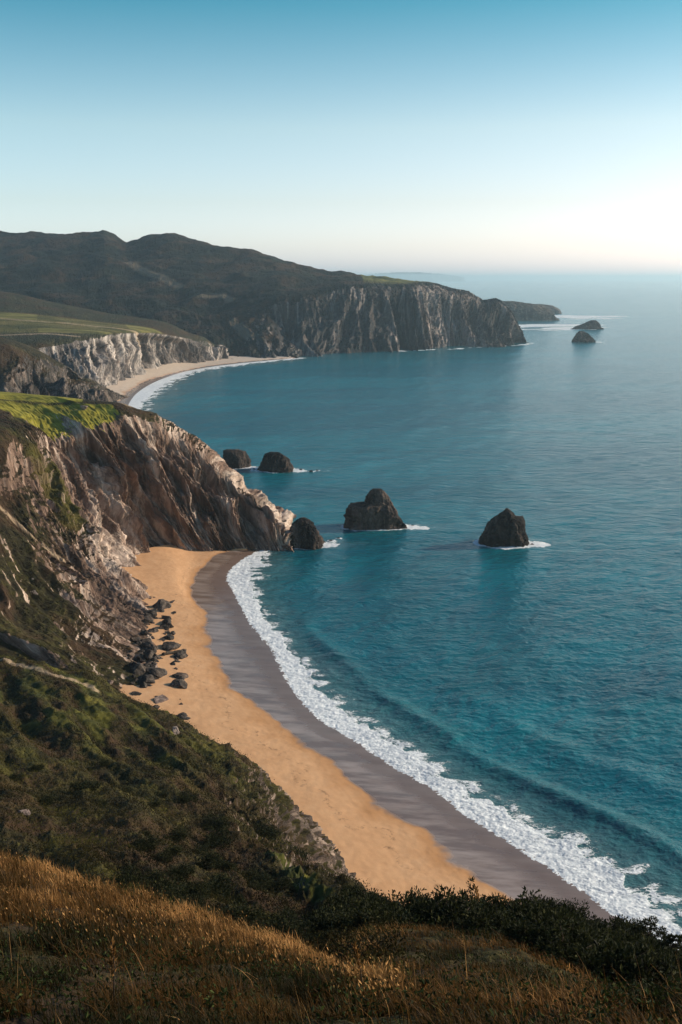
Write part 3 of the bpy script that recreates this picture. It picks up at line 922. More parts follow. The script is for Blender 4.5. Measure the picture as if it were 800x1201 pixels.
def sand_mat():
    T = NT('beach sand')
    geo = T.n('ShaderNodeNewGeometry'); pos = geo.outputs['Position']
    t = T.math('MULTIPLY', T.attr('t')[0], 3.0)
    sc = T.noise(pos, 0.075, 3, 0.5)
    sc2 = T.noise(pos, 0.35, 4, 0.6)
    tt = T.math('ADD', t, T.math('MULTIPLY', T.math('SUBTRACT', sc, 0.5), 0.55))
    tt = T.math('ADD', tt, T.math('MULTIPLY', T.math('SUBTRACT', sc2, 0.5), 0.10))
    wet = T.ss(tt, 0.96, 1.05)
    damp = T.ss(tt, 0.80, 1.0)
    n1 = T.noise(pos, 0.25, 8, 0.65)
    n2 = T.noise(pos, 4.0, 4, 0.7)
    dry = T.ramp(n1, [(0.30, (0.565, 0.305, 0.150)), (0.52, (0.62, 0.345, 0.175)), (0.74, (0.66, 0.385, 0.205))])
    dry = T.mix(T.ss(n2, 0.45, 0.75, 0, 0.18), dry, (0.38, 0.21, 0.10, 1))
    dry = T.mix(T.math('MULTIPLY', damp, 0.55), dry, (0.42, 0.185, 0.06, 1))
    wl = T.math('ABSOLUTE', T.math('SUBTRACT', tt, 0.76))
    wrk = T.math('MULTIPLY', T.ss(wl, 0.0, 0.022, 1, 0), T.ss(T.noise(pos, 0.8, 5, 0.7), 0.50, 0.62))
    dry = T.mix(T.math('MULTIPLY', wrk, 0.55), dry, (0.13, 0.075, 0.04, 1))
    lines = T.noise(T.mapping(pos, (0.22, 1.0, 1), rot=(0, 0, 0.25)), 0.35, 5, 0.6)
    wc = T.ramp(lines, [(0.40, (0.17, 0.112, 0.083)), (0.5, (0.25, 0.178, 0.138)), (0.62, (0.32, 0.240, 0.198))])
    # a darker, freshly washed zone nearer the water
    fresh = T.ss(T.math('ADD', t, T.math('MULTIPLY', T.math('SUBTRACT', lines, 0.5), 1.1)), 1.40, 1.60)
    wc = T.mix(T.math('MULTIPLY', fresh, 0.70), wc, (0.135, 0.076, 0.050, 1))
    c = T.mix(wet, dry, wc)
    rough = T.mix(wet, (0.9, 0.9, 0.9, 1), T.mix(fresh, (0.20, 0.20, 0.20, 1), (0.32, 0.32, 0.32, 1)))
    bs = T.n('ShaderNodeBsdfPrincipled')
    T.set(bs.inputs['Base Color'], c)
    sr = T.n('ShaderNodeSeparateColor'); T.set(sr.inputs[0], rough)
    T.t.links.new(sr.outputs[0], bs.inputs['Roughness'])
    T.set(bs.inputs['Specular IOR Level'], T.ss(wet, 0, 1, 0.1, 0.8))
    bp = T.n('ShaderNodeBump', ins={'Distance': 0.5})
    T.set(bp.inputs['Strength'], T.ss(wet, 0, 1, 0.09, 0.04))
    trk = T.noise(T.mapping(pos, (1, 0.35, 1), rot=(0, 0, -0.5)), 0.9, 6, 0.7)
    T.set(bp.inputs['Height'], T.math('ADD', T.math('MULTIPLY', n1, 0.5), T.math('ADD', T.math('MULTIPLY', trk, 0.4), T.math('MULTIPLY', n2, 0.35))))
    T.t.links.new(bp.outputs[0], bs.inputs['Normal'])
    return T.surf(bs)


M['sand'] = sand_mat()
tag(link('beach', me, M['sand']), kind='structure')

SH2 = [((60, 500), (148, 500), (160, 508)), ((80, 472), (134, 480), (146, 492)), ((95, 452), (140, 470), (151, 474)), ((120, 442), (150, 460), (162, 460)), ((160, 433), (172, 447), (184, 447)),
       ((200, 426), (206, 437), (216, 436)), ((240, 420), (248, 429), (256, 428.5)), ((280, 417), (290, 424), (298, 424)), ((320, 416), (326, 420.7), (334, 421.2)), ((345, 417), (346, 419), (352, 420))]
OUT2 = [(190, 505), (178, 490), (185, 472), (206, 456), (222, 444.5), (246, 435.5), (280, 430), (312, 426), (344, 421.9), (356, 420.6)]
CS2 = build_beach(SH2, 5.0, 1.2, 25)
G2, _, _ = loft(CS2, 90, 300, 0.45)
M['sand2'] = M['sand'].copy(); M['sand2'].name = 'far beach sand'
for nd in M['sand2'].node_tree.nodes:
    if nd.type == 'VALTORGB' and nd.color_ramp.elements[0].color[0] > 0.4:
        for e, c_ in zip(nd.color_ramp.elements, ((0.52, 0.40, 0.30), (0.60, 0.47, 0.36), (0.66, 0.53, 0.42))): e.color = (*c_, 1)
tag(link('far_beach', raw_mesh('far_beach', G2[..., :3].reshape(-1, 3), grid_faces(*G2.shape[:2]), 4, True, {'t': V3(G2[..., 3] / 3, 0 * G2[..., 3], 0 * G2[..., 3])}), M['sand2']), kind='structure')

# low ground behind everything on the left, under the hills
gb = np.array([[-2600, 120, -2], [-75, 120, -2], [-95, 260, -2], [-130, 420, -2], [-330, 1100, -2], [-300, 1400, -2], [-200, 1600, -2], [-2600, 1600, -2]], float)
me = bpy.data.meshes.new('ground'); me.from_pydata(gb.tolist(), [], [list(range(8))]); me.update()
tag(link('ground', me, M['midcliff']), kind='structure')

# ------------------------------------------------------------------ sea
na, nd_ = 1250, 1150
dep = np.concatenate([np.linspace(55, 38, 40, endpoint=False), np.linspace(38, 0.9, nd_ - 110, endpoint=False), np.geomspace(0.9, 0.045, 70)])
R = CAMZ / np.tan(np.radians(dep))
az = np.concatenate([np.linspace(-60, -26, 60, endpoint=False), np.linspace(-26, 26, na - 130, endpoint=False), np.linspace(26, 70, 70)])
RR, AA = np.meshgrid(R, np.radians(az), indexing='ij')
X, Yg = RR * np.sin(AA), RR * np.cos(AA)


def foam_field(X, Y, inner, outer_w):
    """signed distance seaward of a shoreline divided by the local surf width; inner: (n,2), outer_w: (n,) widths"""
    q = np.stack([X.ravel(), Y.ravel()], 1)
    lo, hi = inner.min(0) - 80, inner.max(0) + 80
    sel = np.all((q > lo) & (q < hi), axis=1)
    qq = q[sel]
    best = np.full(len(qq), 1e9); w = np.ones(len(qq)); sgn = np.ones(len(qq)); s = np.zeros(len(qq)); acc = 0
    for i in range(len(inner) - 1):
        a, b = inner[i], inner[i + 1]
        ab = b - a; L2 = ab @ ab
        t = np.clip(((qq - a) @ ab) / max(L2, 1e-9), 0, 1)
        v = qq - (a + t[:, None] * ab)
        dd = np.hypot(v[:, 0], v[:, 1])
        c = ab[0] * v[:, 1] - ab[1] * v[:, 0]
        m = dd < best
        best = np.where(m, dd, best); w = np.where(m, outer_w[i] * (1 - t) + outer_w[i + 1] * t, w)
        sgn = np.where(m, np.sign(c), sgn)
        s = np.where(m, acc + t * math.sqrt(L2), s)
        acc += math.sqrt(L2)
    D = np.full(q.shape[0], 1e4); W = np.ones(q.shape[0]); S = np.zeros(q.shape[0])
    D[sel] = best * sgn; W[sel] = w; S[sel] = s
    return D.reshape(X.shape), W.reshape(X.shape), S.reshape(X.shape)


def poly_z0(pts, n=8):
    P = np.array([at(*p, None, 0.0)[:2] for p in pts])
    return cr1(P, np.linspace(0, len(P) - 1, (len(P) - 1) * n + 1), 0.45)


foam = np.zeros_like(X)
shallow = np.zeros_like(X)
swell = np.zeros_like(X)
damp = np.ones_like(X)
for SH, OUT, sg in ((SH1, OUT1, 1), (SH2, OUT2, -1)):
    inn = poly_z0([c for _, _, c in SH]); out = poly_z0(OUT)
    w = np.array([np.min(np.hypot(*(out - p).T)) for p in inn])
    w = np.maximum(w, 2.0)
    bx = np.concatenate([inn, out]); m_ = (X > bx[:, 0].min() - 60) & (X < bx[:, 0].max() + 60) & (Yg > bx[:, 1].min() - 60) & (Yg < bx[:, 1].max() + 60)
    xs, ys = X[m_], Yg[m_]
    D, W, S = foam_field(xs, ys, inn, w)
    mid_ = inn[len(inn) // 2]
    probe = np.argmin((xs - mid_[0] - 25) ** 2 + (ys - mid_[1]) ** 2)
    if D[probe] < 0: D = -D
    D = np.where(np.abs(D) > 9e3, 1e4, D)
    wob = 1 + 0.42 * perlin(V3(S / 9, D * 0, D * 0 + 2.0)) + 0.30 * perlin(V3(S / 3.2, D / 14, D * 0 + 5.0))
    r = D / (W * np.maximum(wob, .3))
    f = np.where(D > -6, 1.0, 0) * (1 - 0.75 * sstep(0.35, 1.2, r))* (1 - sstep(1.1, 1.6, r))
    # trailing streaks and a second breaking line
    streak = (1 - sstep(1.0, 2.3, r)) * sstep(0.1, 0.6, perlin(V3(xs / 14, ys / 3.5, xs * 0 + 3))) * 0.50
    f = np.maximum(f, streak * (D > 0))
    thin = 0.70 + 0.45 * fbm(V3(xs / 6, ys / 3, xs * 0 + 8), 2)
    f = np.where(r > 0.22, f * np.clip(thin + 0.25 * (r < .5), 0, 1.15), f)
    gap = np.exp(-((r - .52 - .14 * perlin(V3(S / 13, D * 0, D * 0 + 9))) / .09) ** 2) * sstep(-.2, .3, perlin(V3(S / 22, D * 0, D * 0 + 12)))
    f = f * (1 - .42 * gap)
    foam[m_] = np.maximum(foam[m_], f)
    shallow[m_] = np.maximum(shallow[m_], (D > -20) * (1 - sstep(0.6, 2.6, D / W)))
    if sg == 1:
        bump_env = 1.2 * np.exp(-((D - W * 1.05 - 6) / 2.6) ** 2) * sstep(60, 130, S) * (0.6 + 0.6 * perlin(V3(S / 40, S * 0, S * 0 + 1)))
        bump2 = np.exp(-((D - W * 1.05 - 24) / 4.5) ** 2) * sstep(120, 200, S) * (0.55 + 0.6 * perlin(V3(S / 55, S * 0, S * 0 + 4)))
        swell[m_] += 1.0 * bump_env + 0.8 * bump2
    damp[m_] = np.minimum(damp[m_], sstep(0.0, 14.0, D))
# foam collars round the stacks and along cliff feet
for sx, sy, hw, hd in STACKS:
    m_ = (np.abs(X - sx) < hw * 6 + 8) & (np.abs(Yg - sy) < hd * 4 + 20)
    xs, ys = X[m_], Yg[m_]
    d0 = np.hypot((xs - sx) / (hw * 1.0), (ys - sy) / (hd * 1.05))
    tail = np.hypot((xs - sx - hw * 1.15) / (hw * 0.8), (ys - sy + hd * .2) / (hd * 0.55 + 1))
    rn = 0.35 * fbm(V3(xs / (hw * .35 + .3), ys / (hw * .35 + .3), xs * 0 + hw), 3)
    f = 0.8 * (1 - sstep(1.04, 1.16 + 1.2 / hw, d0 + rn * .4)) + 0.85 * (1 - sstep(0.55, 1.1, tail + rn))
    far_streak = 0.36 * (1 - sstep(0.5, 1.2, np.hypot((xs - sx - hw * 1.2) / (hw * 2.2), (ys - sy) / (hd + 1)) + rn))
    foam[m_] = np.maximum(foam[m_], np.maximum(np.clip(f, 0, 0.9), far_streak))
for pts, w, amt in (
    ([(300, 645), (330, 643.5), (352, 642), (380, 641), (392, 638)], 1.2, 0.75),
    ([(278, 549), (300, 552), (345, 552), (384, 553)], 2.2, 0.6), ([(262, 549), (300, 549)], 1.5, 0.55),
    ([(385, 413), (400, 413.5), (440, 412.5), (500, 410.5), (545, 408.5), (585, 406), (612, 404.5), (622, 402)], 9, 0.8),
    ([(476, 618), (490, 617)], 2.5, 0.6), ([(380, 640), (400, 634)], 2.0, 0.55), ([(618, 640), (636, 638)], 2.2, 0.7),
    ([(603, 383), (625, 384.5), (662, 382)], 110, 0.95), ([(608, 388), (640, 387), (668, 384)], 45, 0.85), ([(655, 374), (705, 373.5)], 60, 0.7), ([(640, 371.5), (690, 370.5)], 110, 0.95),
    ([(690, 400), (712, 399)], 4, 0.6)):
    pl = [at(*p, None, 0.0) for p in pts]
    q = np.stack([X, Yg, X * 0], -1)
    sel = (Yg > min(p[1] for p in pl) - 80) & (Yg < max(p[1] for p in pl) + 80)
    m = near_poly(q[sel], pl, w * 0.5, w)
    n_ = 0.7 + 0.9 * fbm(V3(X[sel] / (w * 3), Yg[sel] / (w * 1.2), X[sel] * 0 + w), 3)
    foam[sel] = np.maximum(foam[sel], np.clip(m * n_, 0, 1) * amt)
# scattered far whitecaps are too faint to matter; waves as real relief
Zs = np.zeros_like(X)
for lam, amp, ang, sd in ((46, .34, 2.75, 0), (27, .20, 2.45, 1), (15, .13, 2.95, 2), (8.5, .09, 2.2, 3), (5.2, .055, 2.7, 4)):
    ph = (X * math.cos(ang) + Yg * math.sin(ang)) / lam * 2 * math.pi
    ph = ph + 2.6 * perlin(V3(X / (lam * 3.2), Yg / (lam * 3.2), X * 0 + sd)) * 2
    env = 0.55 + 0.8 * perlin(V3(X / (lam * 2.4) + 9, Yg / (lam * 1.6), X * 0 + sd + 6))
    lod = 1 - sstep(lam * 55, lam * 150, RR)
    Zs += amp * np.sin(ph) * np.clip(env, 0, 1.4) * lod
Zs += 0.10 * fbm(V3(X / 2.2, Yg / 1.5, X * 0), 3, .6) * (1 - sstep(250, 600, RR))
Zs = Zs * np.clip(damp, 0, 1) + swell * 1.0
Zs += foam * 0.18 * (ridged(V3(X / 1.6, Yg / 1.1, X * 0 + 2), 3, .6)) * (RR < 700)
Zs -= 0.0
PSea = V3(X, Yg, Zs)
meS = raw_mesh('sea', PSea.reshape(-1, 3), grid_faces(*X.shape, flip=False), 4, True,
               {'f': V3(foam, np.clip(shallow, 0, 1), np.clip(swell, 0, 1))})


def sea_mat():
    T = NT('sea water')
    geo = T.n('ShaderNodeNewGeometry'); pos = geo.outputs['Position']
    a = T.attr('f')
    foam, sh = a[0], a[1]
    big = T.noise(T.mapping(pos, (0.35, 1, 1), rot=(0, 0, 0.15)), 0.010, 5, 0.6, 0.6)
    med = T.noise(T.mapping(pos, (0.4, 1, 1), rot=(0, 0, -0.1)), 0.06, 5, 0.6, 0.4)
    base = T.mix(T.ss(big, 0.38, 0.64), (0.001, 0.082, 0.112, 1), (0.002, 0.140, 0.172, 1))
    base = T.mix(T.ss(med, 0.4, 0.65, 0, 0.45), base, (0.002, 0.110, 0.126, 1))
    base = T.mix(T.math('MULTIPLY', sh, 0.55), base, (0.030, 0.085, 0.080, 1))
    # foam: lacy net from warped noise, cut by the coverage painted on the water
    wv = T.mapping(pos, (0.75, 1.25, 1), rot=(0, 0, -0.35))
    warp = T.n('ShaderNodeTexNoise', ins={'Scale': 0.35, 'Detail': 4.0}); T.t.links.new(wv, warp.inputs['Vector'])
    vs = T.n('ShaderNodeVectorMath', operation='SCALE'); T.t.links.new(warp.outputs['Color'], vs.inputs[0]); vs.inputs['Scale'].default_value = 3.5
    va = T.n('ShaderNodeVectorMath', operation='ADD'); T.t.links.new(wv, va.inputs[0]); T.t.links.new(vs.outputs[0], va.inputs[1])
    vo = T.n('ShaderNodeTexVoronoi', feature='DISTANCE_TO_EDGE', ins={'Scale': 0.95}); T.t.links.new(va.outputs[0], vo.inputs['Vector'])
    net = T.math('SUBTRACT', 1.0, T.math('MULTIPLY', vo.outputs['Distance'], 2.2), True)
    vo2 = T.n('ShaderNodeTexVoronoi', feature='DISTANCE_TO_EDGE', ins={'Scale': 2.6}); T.t.links.new(va.outputs[0], vo2.inputs['Vector'])
    net = T.math('ADD', T.math('MULTIPLY', net, 0.62), T.math('MULTIPLY', T.math('SUBTRACT', 1.0, T.math('MULTIPLY', vo2.outputs['Distance'], 2.2), True), 0.38))
    n1 = T.noise(va.outputs[0], 0.9, 8, 0.72)
    n2 = T.noise(pos, 0.16, 6, 0.6)
    pat = T.math('ADD', T.math('MULTIPLY', net, 0.36), T.math('MULTIPLY', n1, 0.50))
    pat = T.math('ADD', pat, T.math('MULTIPLY', n2, 0.22))      # ~0.3..1.0
    cut = T.math('SUBTRACT', 1.12, T.math('MULTIPLY', foam, 0.92))
    df = T.math('SUBTRACT', pat, cut)
    fm = T.ss(df, -0.05, 0.07)
    fcol = T.mix(T.ss(n1, 0.35, 0.6), (0.55, 0.58, 0.60, 1), (0.86, 0.86, 0.84, 1))
    c = T.mix(fm, base, fcol)
    milky = T.math('MULTIPLY', T.math('MULTIPLY', foam, T.math('SUBTRACT', 1.0, fm)), 0.35)
    c = T.mix(milky, c, (0.30, 0.36, 0.36, 1))
    # waves: distance from the viewer is not used, only real scales
    w1 = T.noise(T.mapping(pos, (0.55, 1, 1), rot=(0, 0, 0.25)), 0.13, 5, 0.62, 0.3)
    w2 = T.noise(T.mapping(pos, (0.6, 1, 1), rot=(0, 0, -0.2)), 0.55, 5, 0.6, 0.2)
    hgt = T.math('ADD', T.math('MULTIPLY', w1, 2.6), T.math('MULTIPLY', w2, 0.75))
    hgt = T.math('ADD', hgt, T.math('MULTIPLY', fm, 0.25))
    bp = T.n('ShaderNodeBump', ins={'Strength': 0.55, 'Distance': 1.0}); T.set(bp.inputs['Height'], hgt)
    bs = T.n('ShaderNodeBsdfPrincipled', ins={'IOR': 1.33})
    T.set(bs.inputs['Base Color'], c)
    T.set(bs.inputs['Roughness'], T.ss(fm, 0, 1, 0.17, 0.85))
    bs.inputs['Specular IOR Level'].default_value = 0.42
    T.t.links.new(bp.outputs[0], bs.inputs['Normal'])
    return T.surf(bs)


M['sea'] = sea_mat()
tag(link('sea', meS, M['sea']), kind='structure')


# ------------------------------------------------------------------ boulders at the cliff foot
def boulder_mesh(seed, sub=4, flat=0.75, name='boulder'):
    import bmesh
    bm = bmesh.new()
    bmesh.ops.create_icosphere(bm, subdivisions=sub, radius=1.0)
    V = np.array([v.co[:] for v in bm.verts])
    rs = np.random.default_rng(seed)
    # chop by random planes so that faces look broken
    for _ in range(13):
        n = rs.normal(size=3); n /= np.linalg.norm(n)
        h = rs.uniform(0.42, 0.82)
        d = V @ n - h
        V -= np.where(d > 0, d, 0)[:, None] * n * 0.92
    V += V * (0.10 * fbm(V * 2.2 + seed, 4, .6))[:, None]
    V *= np.array([rs.uniform(.9, 1.25), rs.uniform(.75, 1.0), flat * rs.uniform(.8, 1.1)])
    for v, c in zip(bm.verts, V): v.co = c
    me = bpy.data.meshes.new(name)
    bm.to_mesh(me); bm.free()
    a = me.color_attributes.new('m', 'FLOAT_COLOR', 'POINT')
    c = np.zeros((len(V), 4), np.float32); c[:, 0] = 1; c[:, 3] = 1
    a.data.foreach_set('color', c.ravel())
    me.update()
    return me


BM = [boulder_mesh(100 + i, 4) for i in range(7)]
for b in BM: b.materials.append(M['boulder'])
BP = [boulder_mesh(200 + i, 4) for i in range(3)]
for b in BP: b.materials.append(M['pale'])


def boulder(me, p, r, rot=None, label=None, group=None, sc=(1, 1, 1)):
    o = bpy.data.objects.new('boulder', me); COL.objects.link(o)
    o.location = p; o.scale = (r * sc[0], r * sc[1], r * sc[2])
    o.rotation_euler = rot or (random.uniform(-.4, .4), random.uniform(-.4, .4), random.uniform(0, 6.28))
    tag(o, label, 'boulder', group)
    return o


RB = random.Random(5)
CUTB = int(PB.shape[0] * .4)
heap = []
def beach_z(x, y):
    return 2.0
PBf = PB[CUTB:].reshape(-1, 3)
_dep = PBf[:, 1] * cp - (PBf[:, 2] - CAMZ) * sp
_u = 400 + F * PBf[:, 0] / _dep
_v = 600.5 - F * (PBf[:, 1] * sp + (PBf[:, 2] - CAMZ) * cp) / _dep
_sel = (_u > 120) & (_u < 240) & (_v > 690) & (_v < 860)
_u, _v, PBf = _u[_sel], _v[_sel], PBf[_sel]
for _ in range(3000):
    py = RB.uniform(700, 848)
    c = np.interp(py, [700, 730, 760, 790, 820, 848], [180, 186, 186, 184, 190, 208])
    wd = np.interp(py, [700, 740, 770, 800, 848], [5, 14, 24, 26, 8])
    px = c + RB.gauss(0, 1) * wd * 0.62
    if px < c - wd * 1.5 or px > c + wd * 1.15: continue
    r = RB.choice([0.8, 1.0, 1.3, 1.7, 2.2, 3.0, 3.6]) * RB.uniform(.8, 1.15)
    e_ = (_u - px) ** 2 + (_v - py) ** 2
    p = tuple(PBf[np.argmin(e_)]) if e_.min() < 4 else at(px, py, None, 1.8)
    if any((p[0] - q[0]) ** 2 + (p[1] - q[1]) ** 2 < (0.46 * (r + q[3])) ** 2 for q in heap): continue
    heap.append((p[0], p[1], p[2] + .25 * r, r))
    if len(heap) >= 210: break
for (x, y, z, r) in heap:
    boulder(RB.choice(BM), (x, y, z - 0.15 * r), r, label='dark angular boulder in the rockfall heap between the cliff foot and the sand',
            group='fallen boulders at the cliff foot')
SPECIAL = [
    (BP[0], 190, 822, 3.0, (1, .9, 1.0), 'big smooth pinkish boulder at the near end of the rockfall'),
    (BP[1], 184, 790, 2.2, (.45, .5, 2.3), 'tall narrow white slab standing in the dark rockfall'),
    (BP[2], 176, 772, 2.0, (1.4, .8, .8), 'pale flat slab in the middle of the rockfall'),
    (BP[0], 155, 750, 1.8, (1, 1, .8), 'small pale block at the foot of the white cliff toe'),
    (BM[0], 205, 686 + 32, 1.0, (2.0, .7, .4), 'thin dark slab lying on the sand beside the white cliff toe'),
    (BM[2], 212, 827, 0.9, (1, 1, .8), 'small lone dark stone on sand past the near end of the heap'),
    (BM[3], 201, 706, 1.1, (2.4, .8, .35), 'low dark flat rock sunk in the open sand'),
    (BM[1], 200, 744, 0.9, (1.8, .8, .4), 'tiny dark flat rock on the sand below the white cliff'),
    (BM[5], 214, 764, 1.5, (1.6, .9, .6), 'dark rock at the seaward end of the log on the sand'),
]
for me_, px, py, r, sc_, lab in SPECIAL:
    p = at(px, py, None, 2.2)
    boulder(me_, p, r, (0.1, 0.05, RB.uniform(0, 3)) if sc_[2] < 2 else (0.05, -0.22, .4), lab, None, sc_)
# pale outcrops showing through the turf of the near headland
for px, py, r, sc_, lab in ((207, 857, .75, (1, 1, 1.1), 'squarish pale pink boulder on the mossy edge of the spur above the beach'),
                            (28, 952, .45, (1.3, 1, .8), 'weathered pale outcrop in the bracken near the left edge'),
                            (262, 1036, 0.3, (1, .8, 1.3), 'small pale rock at the mouth of the dark hollow'),
                            (271, 941, 0.35, (.7, .7, 1.3), 'small pale stone on the steep bracken slope right of centre'),
                            (128, 800, 1.0, (.8, .8, 1.4), 'pale stub of rock beside the end of the path')):
    p = footprint(PA if py > 805 else PB, px, py)
    boulder(RB.choice(BP), (p[0], p[1], p[2] + r * .2), r, None, lab, None, sc_)
# stones of the tumbled wall at the field corner
p = footprint(PB, 97, 478)
boulder(BP[1], (p[0], p[1], p[2] + .6), 1.5, None, 'pale tumbled stone at the corner of the bright green field', None, (1.3, 1, 1))

# driftwood log on the sand
def tube(pts, r0, r1, n=8):
    pts = [Vector(p) for p in pts]
    V, Fc = [], []
    for i, p in enumerate(pts):
        d_ = (pts[min(i + 1, len(pts) - 1)] - pts[max(i - 1, 0)]).normalized()
        u = d_.orthogonal().normalized(); v = d_.cross(u)
        r = r0 + (r1 - r0) * i / (len(pts) - 1)
        for k in range(n):
            a_ = 2 * math.pi * k / n
            V.append(p + (u * math.cos(a_) + v * math.sin(a_)) * r)
    for i in range(len(pts) - 1):
        for k in range(n):
            Fc.append((i * n + k, i * n + (k + 1) % n, (i + 1) * n + (k + 1) % n, (i + 1) * n + k))
    Fc.append(tuple(range(n))[::-1]); Fc.append(tuple((len(pts) - 1) * n + k for k in range(n)))
    return V, Fc


def simple(name, parts, mat, parent=None, smooth=True):
    V, Fc = [], []
    for v, f in parts:
        o_ = len(V); V += [tuple(q) for q in v]; Fc += [tuple(i + o_ for i in q) for q in f]
    me_ = bpy.data.meshes.new(name); me_.from_pydata(V, [], Fc); me_.update()
    me_.polygons.foreach_set('use_smooth', np.full(len(me_.polygons), smooth))
    return link(name, me_, mat, parent)


def plain(name, c1, c2, scale=2.0, rough=0.8, trans=0.0):
    T = NT(name)
    geo = T.n('ShaderNodeNewGeometry')
    n_ = T.noise(geo.outputs['Position'], scale, 5, 0.6)
    bs = T.n('ShaderNodeBsdfPrincipled', ins={'Roughness': rough})
    bs.inputs['Specular IOR Level'].default_value = 0.25
    c = T.ramp(n_, [(0.38, c1), (0.62, c2)])
    T.set(bs.inputs['Base Color'], c)
    if trans:
        tr = T.n('ShaderNodeBsdfTranslucent'); T.set(tr.inputs['Color'], c)
        mx = T.n('ShaderNodeMixShader'); mx.inputs[0].default_value = trans
        T.t.links.new(bs.outputs[0], mx.inputs[1]); T.t.links.new(tr.outputs[0], mx.inputs[2])
        return T.surf(mx)
    return T.surf(bs)


M['bark'] = plain('bark', (0.03, 0.022, 0.015), (0.09, 0.065, 0.045), 6)
p0, p1_ = Vector(at(191, 768, None, 2.6)), Vector(at(213, 763, None, 2.5))
o = simple('driftwood_log', [tube([p0.lerp(p1_, t_) + Vector((0, .3 * math.sin(5 * t_), .12 * math.sin(9 * t_))) for t_ in np.linspace(0, 1, 12)], .55, .35)], M['bark'])
tag(o, 'long dark driftwood log lying across the sand from the rockfall', 'log')


# ------------------------------------------------------------------ leaf, blade and tuft builders
def leaf_cloud(centers, dirs, size, rs, width=0.5, curl=0.25):
    """each leaf is a bent quad pair (6 verts, 2 faces); returns verts, faces"""
    n = len(centers)
    d = dirs / np.maximum(np.linalg.norm(dirs, axis=1, keepdims=True), 1e-6)
    rv = rs.normal(size=(n, 3))
    side = np.cross(d, rv); side /= np.maximum(np.linalg.norm(side, axis=1, keepdims=True), 1e-6)
    up = np.cross(side, d)
    L = size[:, None]; Wd = L * width * 0.5
    base = centers
    midp = base + d * L * 0.5 + up * L * curl * 0.3
    tip = base + d * L - up * L * curl * 0.25
    V = np.stack([base, midp + side * Wd, tip, midp - side * Wd], axis=1)
    i = np.arange(n)[:, None] * 4
    return V.reshape(-1, 3), i + np.array([[0, 1, 2, 3]])


def leaf_mat(name, dark, midc, light, trans=0.3, rough=0.55):
    T = NT(name)
    a = T.attr('c')
    c = T.ramp(a[0], [(0.0, dark), (0.5, midc), (1.0, light)])
    bs = T.n('ShaderNodeBsdfPrincipled', ins={'Roughness': rough})
    bs.inputs['Specular IOR Level'].default_value = 0.12
    T.set(bs.inputs['Base Color'], c)
    tr = T.n('ShaderNodeBsdfTranslucent'); T.set(tr.inputs['Color'], c)
    mx = T.n('ShaderNodeMixShader'); mx.inputs[0].default_value = trans
    T.t.links.new(bs.outputs[0], mx.inputs[1]); T.t.links.new(tr.outputs[0], mx.inputs[2])
    return T.surf(mx)


M['leaf'] = leaf_mat('shrub leaf', (0.008, 0.010, 0.004), (0.024, 0.028, 0.009), (0.085, 0.080, 0.024), 0.25, .7)
M['bracken'] = leaf_mat('bracken and heather', (0.012, 0.009, 0.003), (0.048, 0.039, 0.011), (0.14, 0.125, 0.028), 0.3, .8)
M['grass'] = leaf_mat('dry grass', (0.016, 0.016, 0.005), (0.14, 0.065, 0.018), (0.80, 0.43, 0.16), 0.5, 0.6)
M['green'] = leaf_mat('green herb', (0.008, 0.012, 0.003), (0.026, 0.036, 0.008), (0.10, 0.12, 0.03), 0.3, .7)


def attr_mesh(name, V, Fc, c, mat, parent=None, smooth=False, per=4):
    me_ = raw_mesh(name, V, Fc, Fc.shape[1], smooth, {'c': V3(c, c * 0, c * 0)})
    return link(name, me_, mat, parent)


# ground height lookup on the near headland
def sampleA(u, v):
    """u: fractional row 0..12, v: fractional column 0..15 -> point and normal"""
    iu = np.clip(np.searchsorted(TU, u), 0, PA.shape[0] - 1)
    iv = np.clip(np.searchsorted(TV, v), 0, PA.shape[1] - 1)
    return PA[iu, iv], iu, iv


NAd = normals_of(PA); NAd *= np.sign(NAd[..., 2:3] + 1e-6)
px2v = lambda px: np.interp(px, A_PX, np.arange(len(A_PX)))

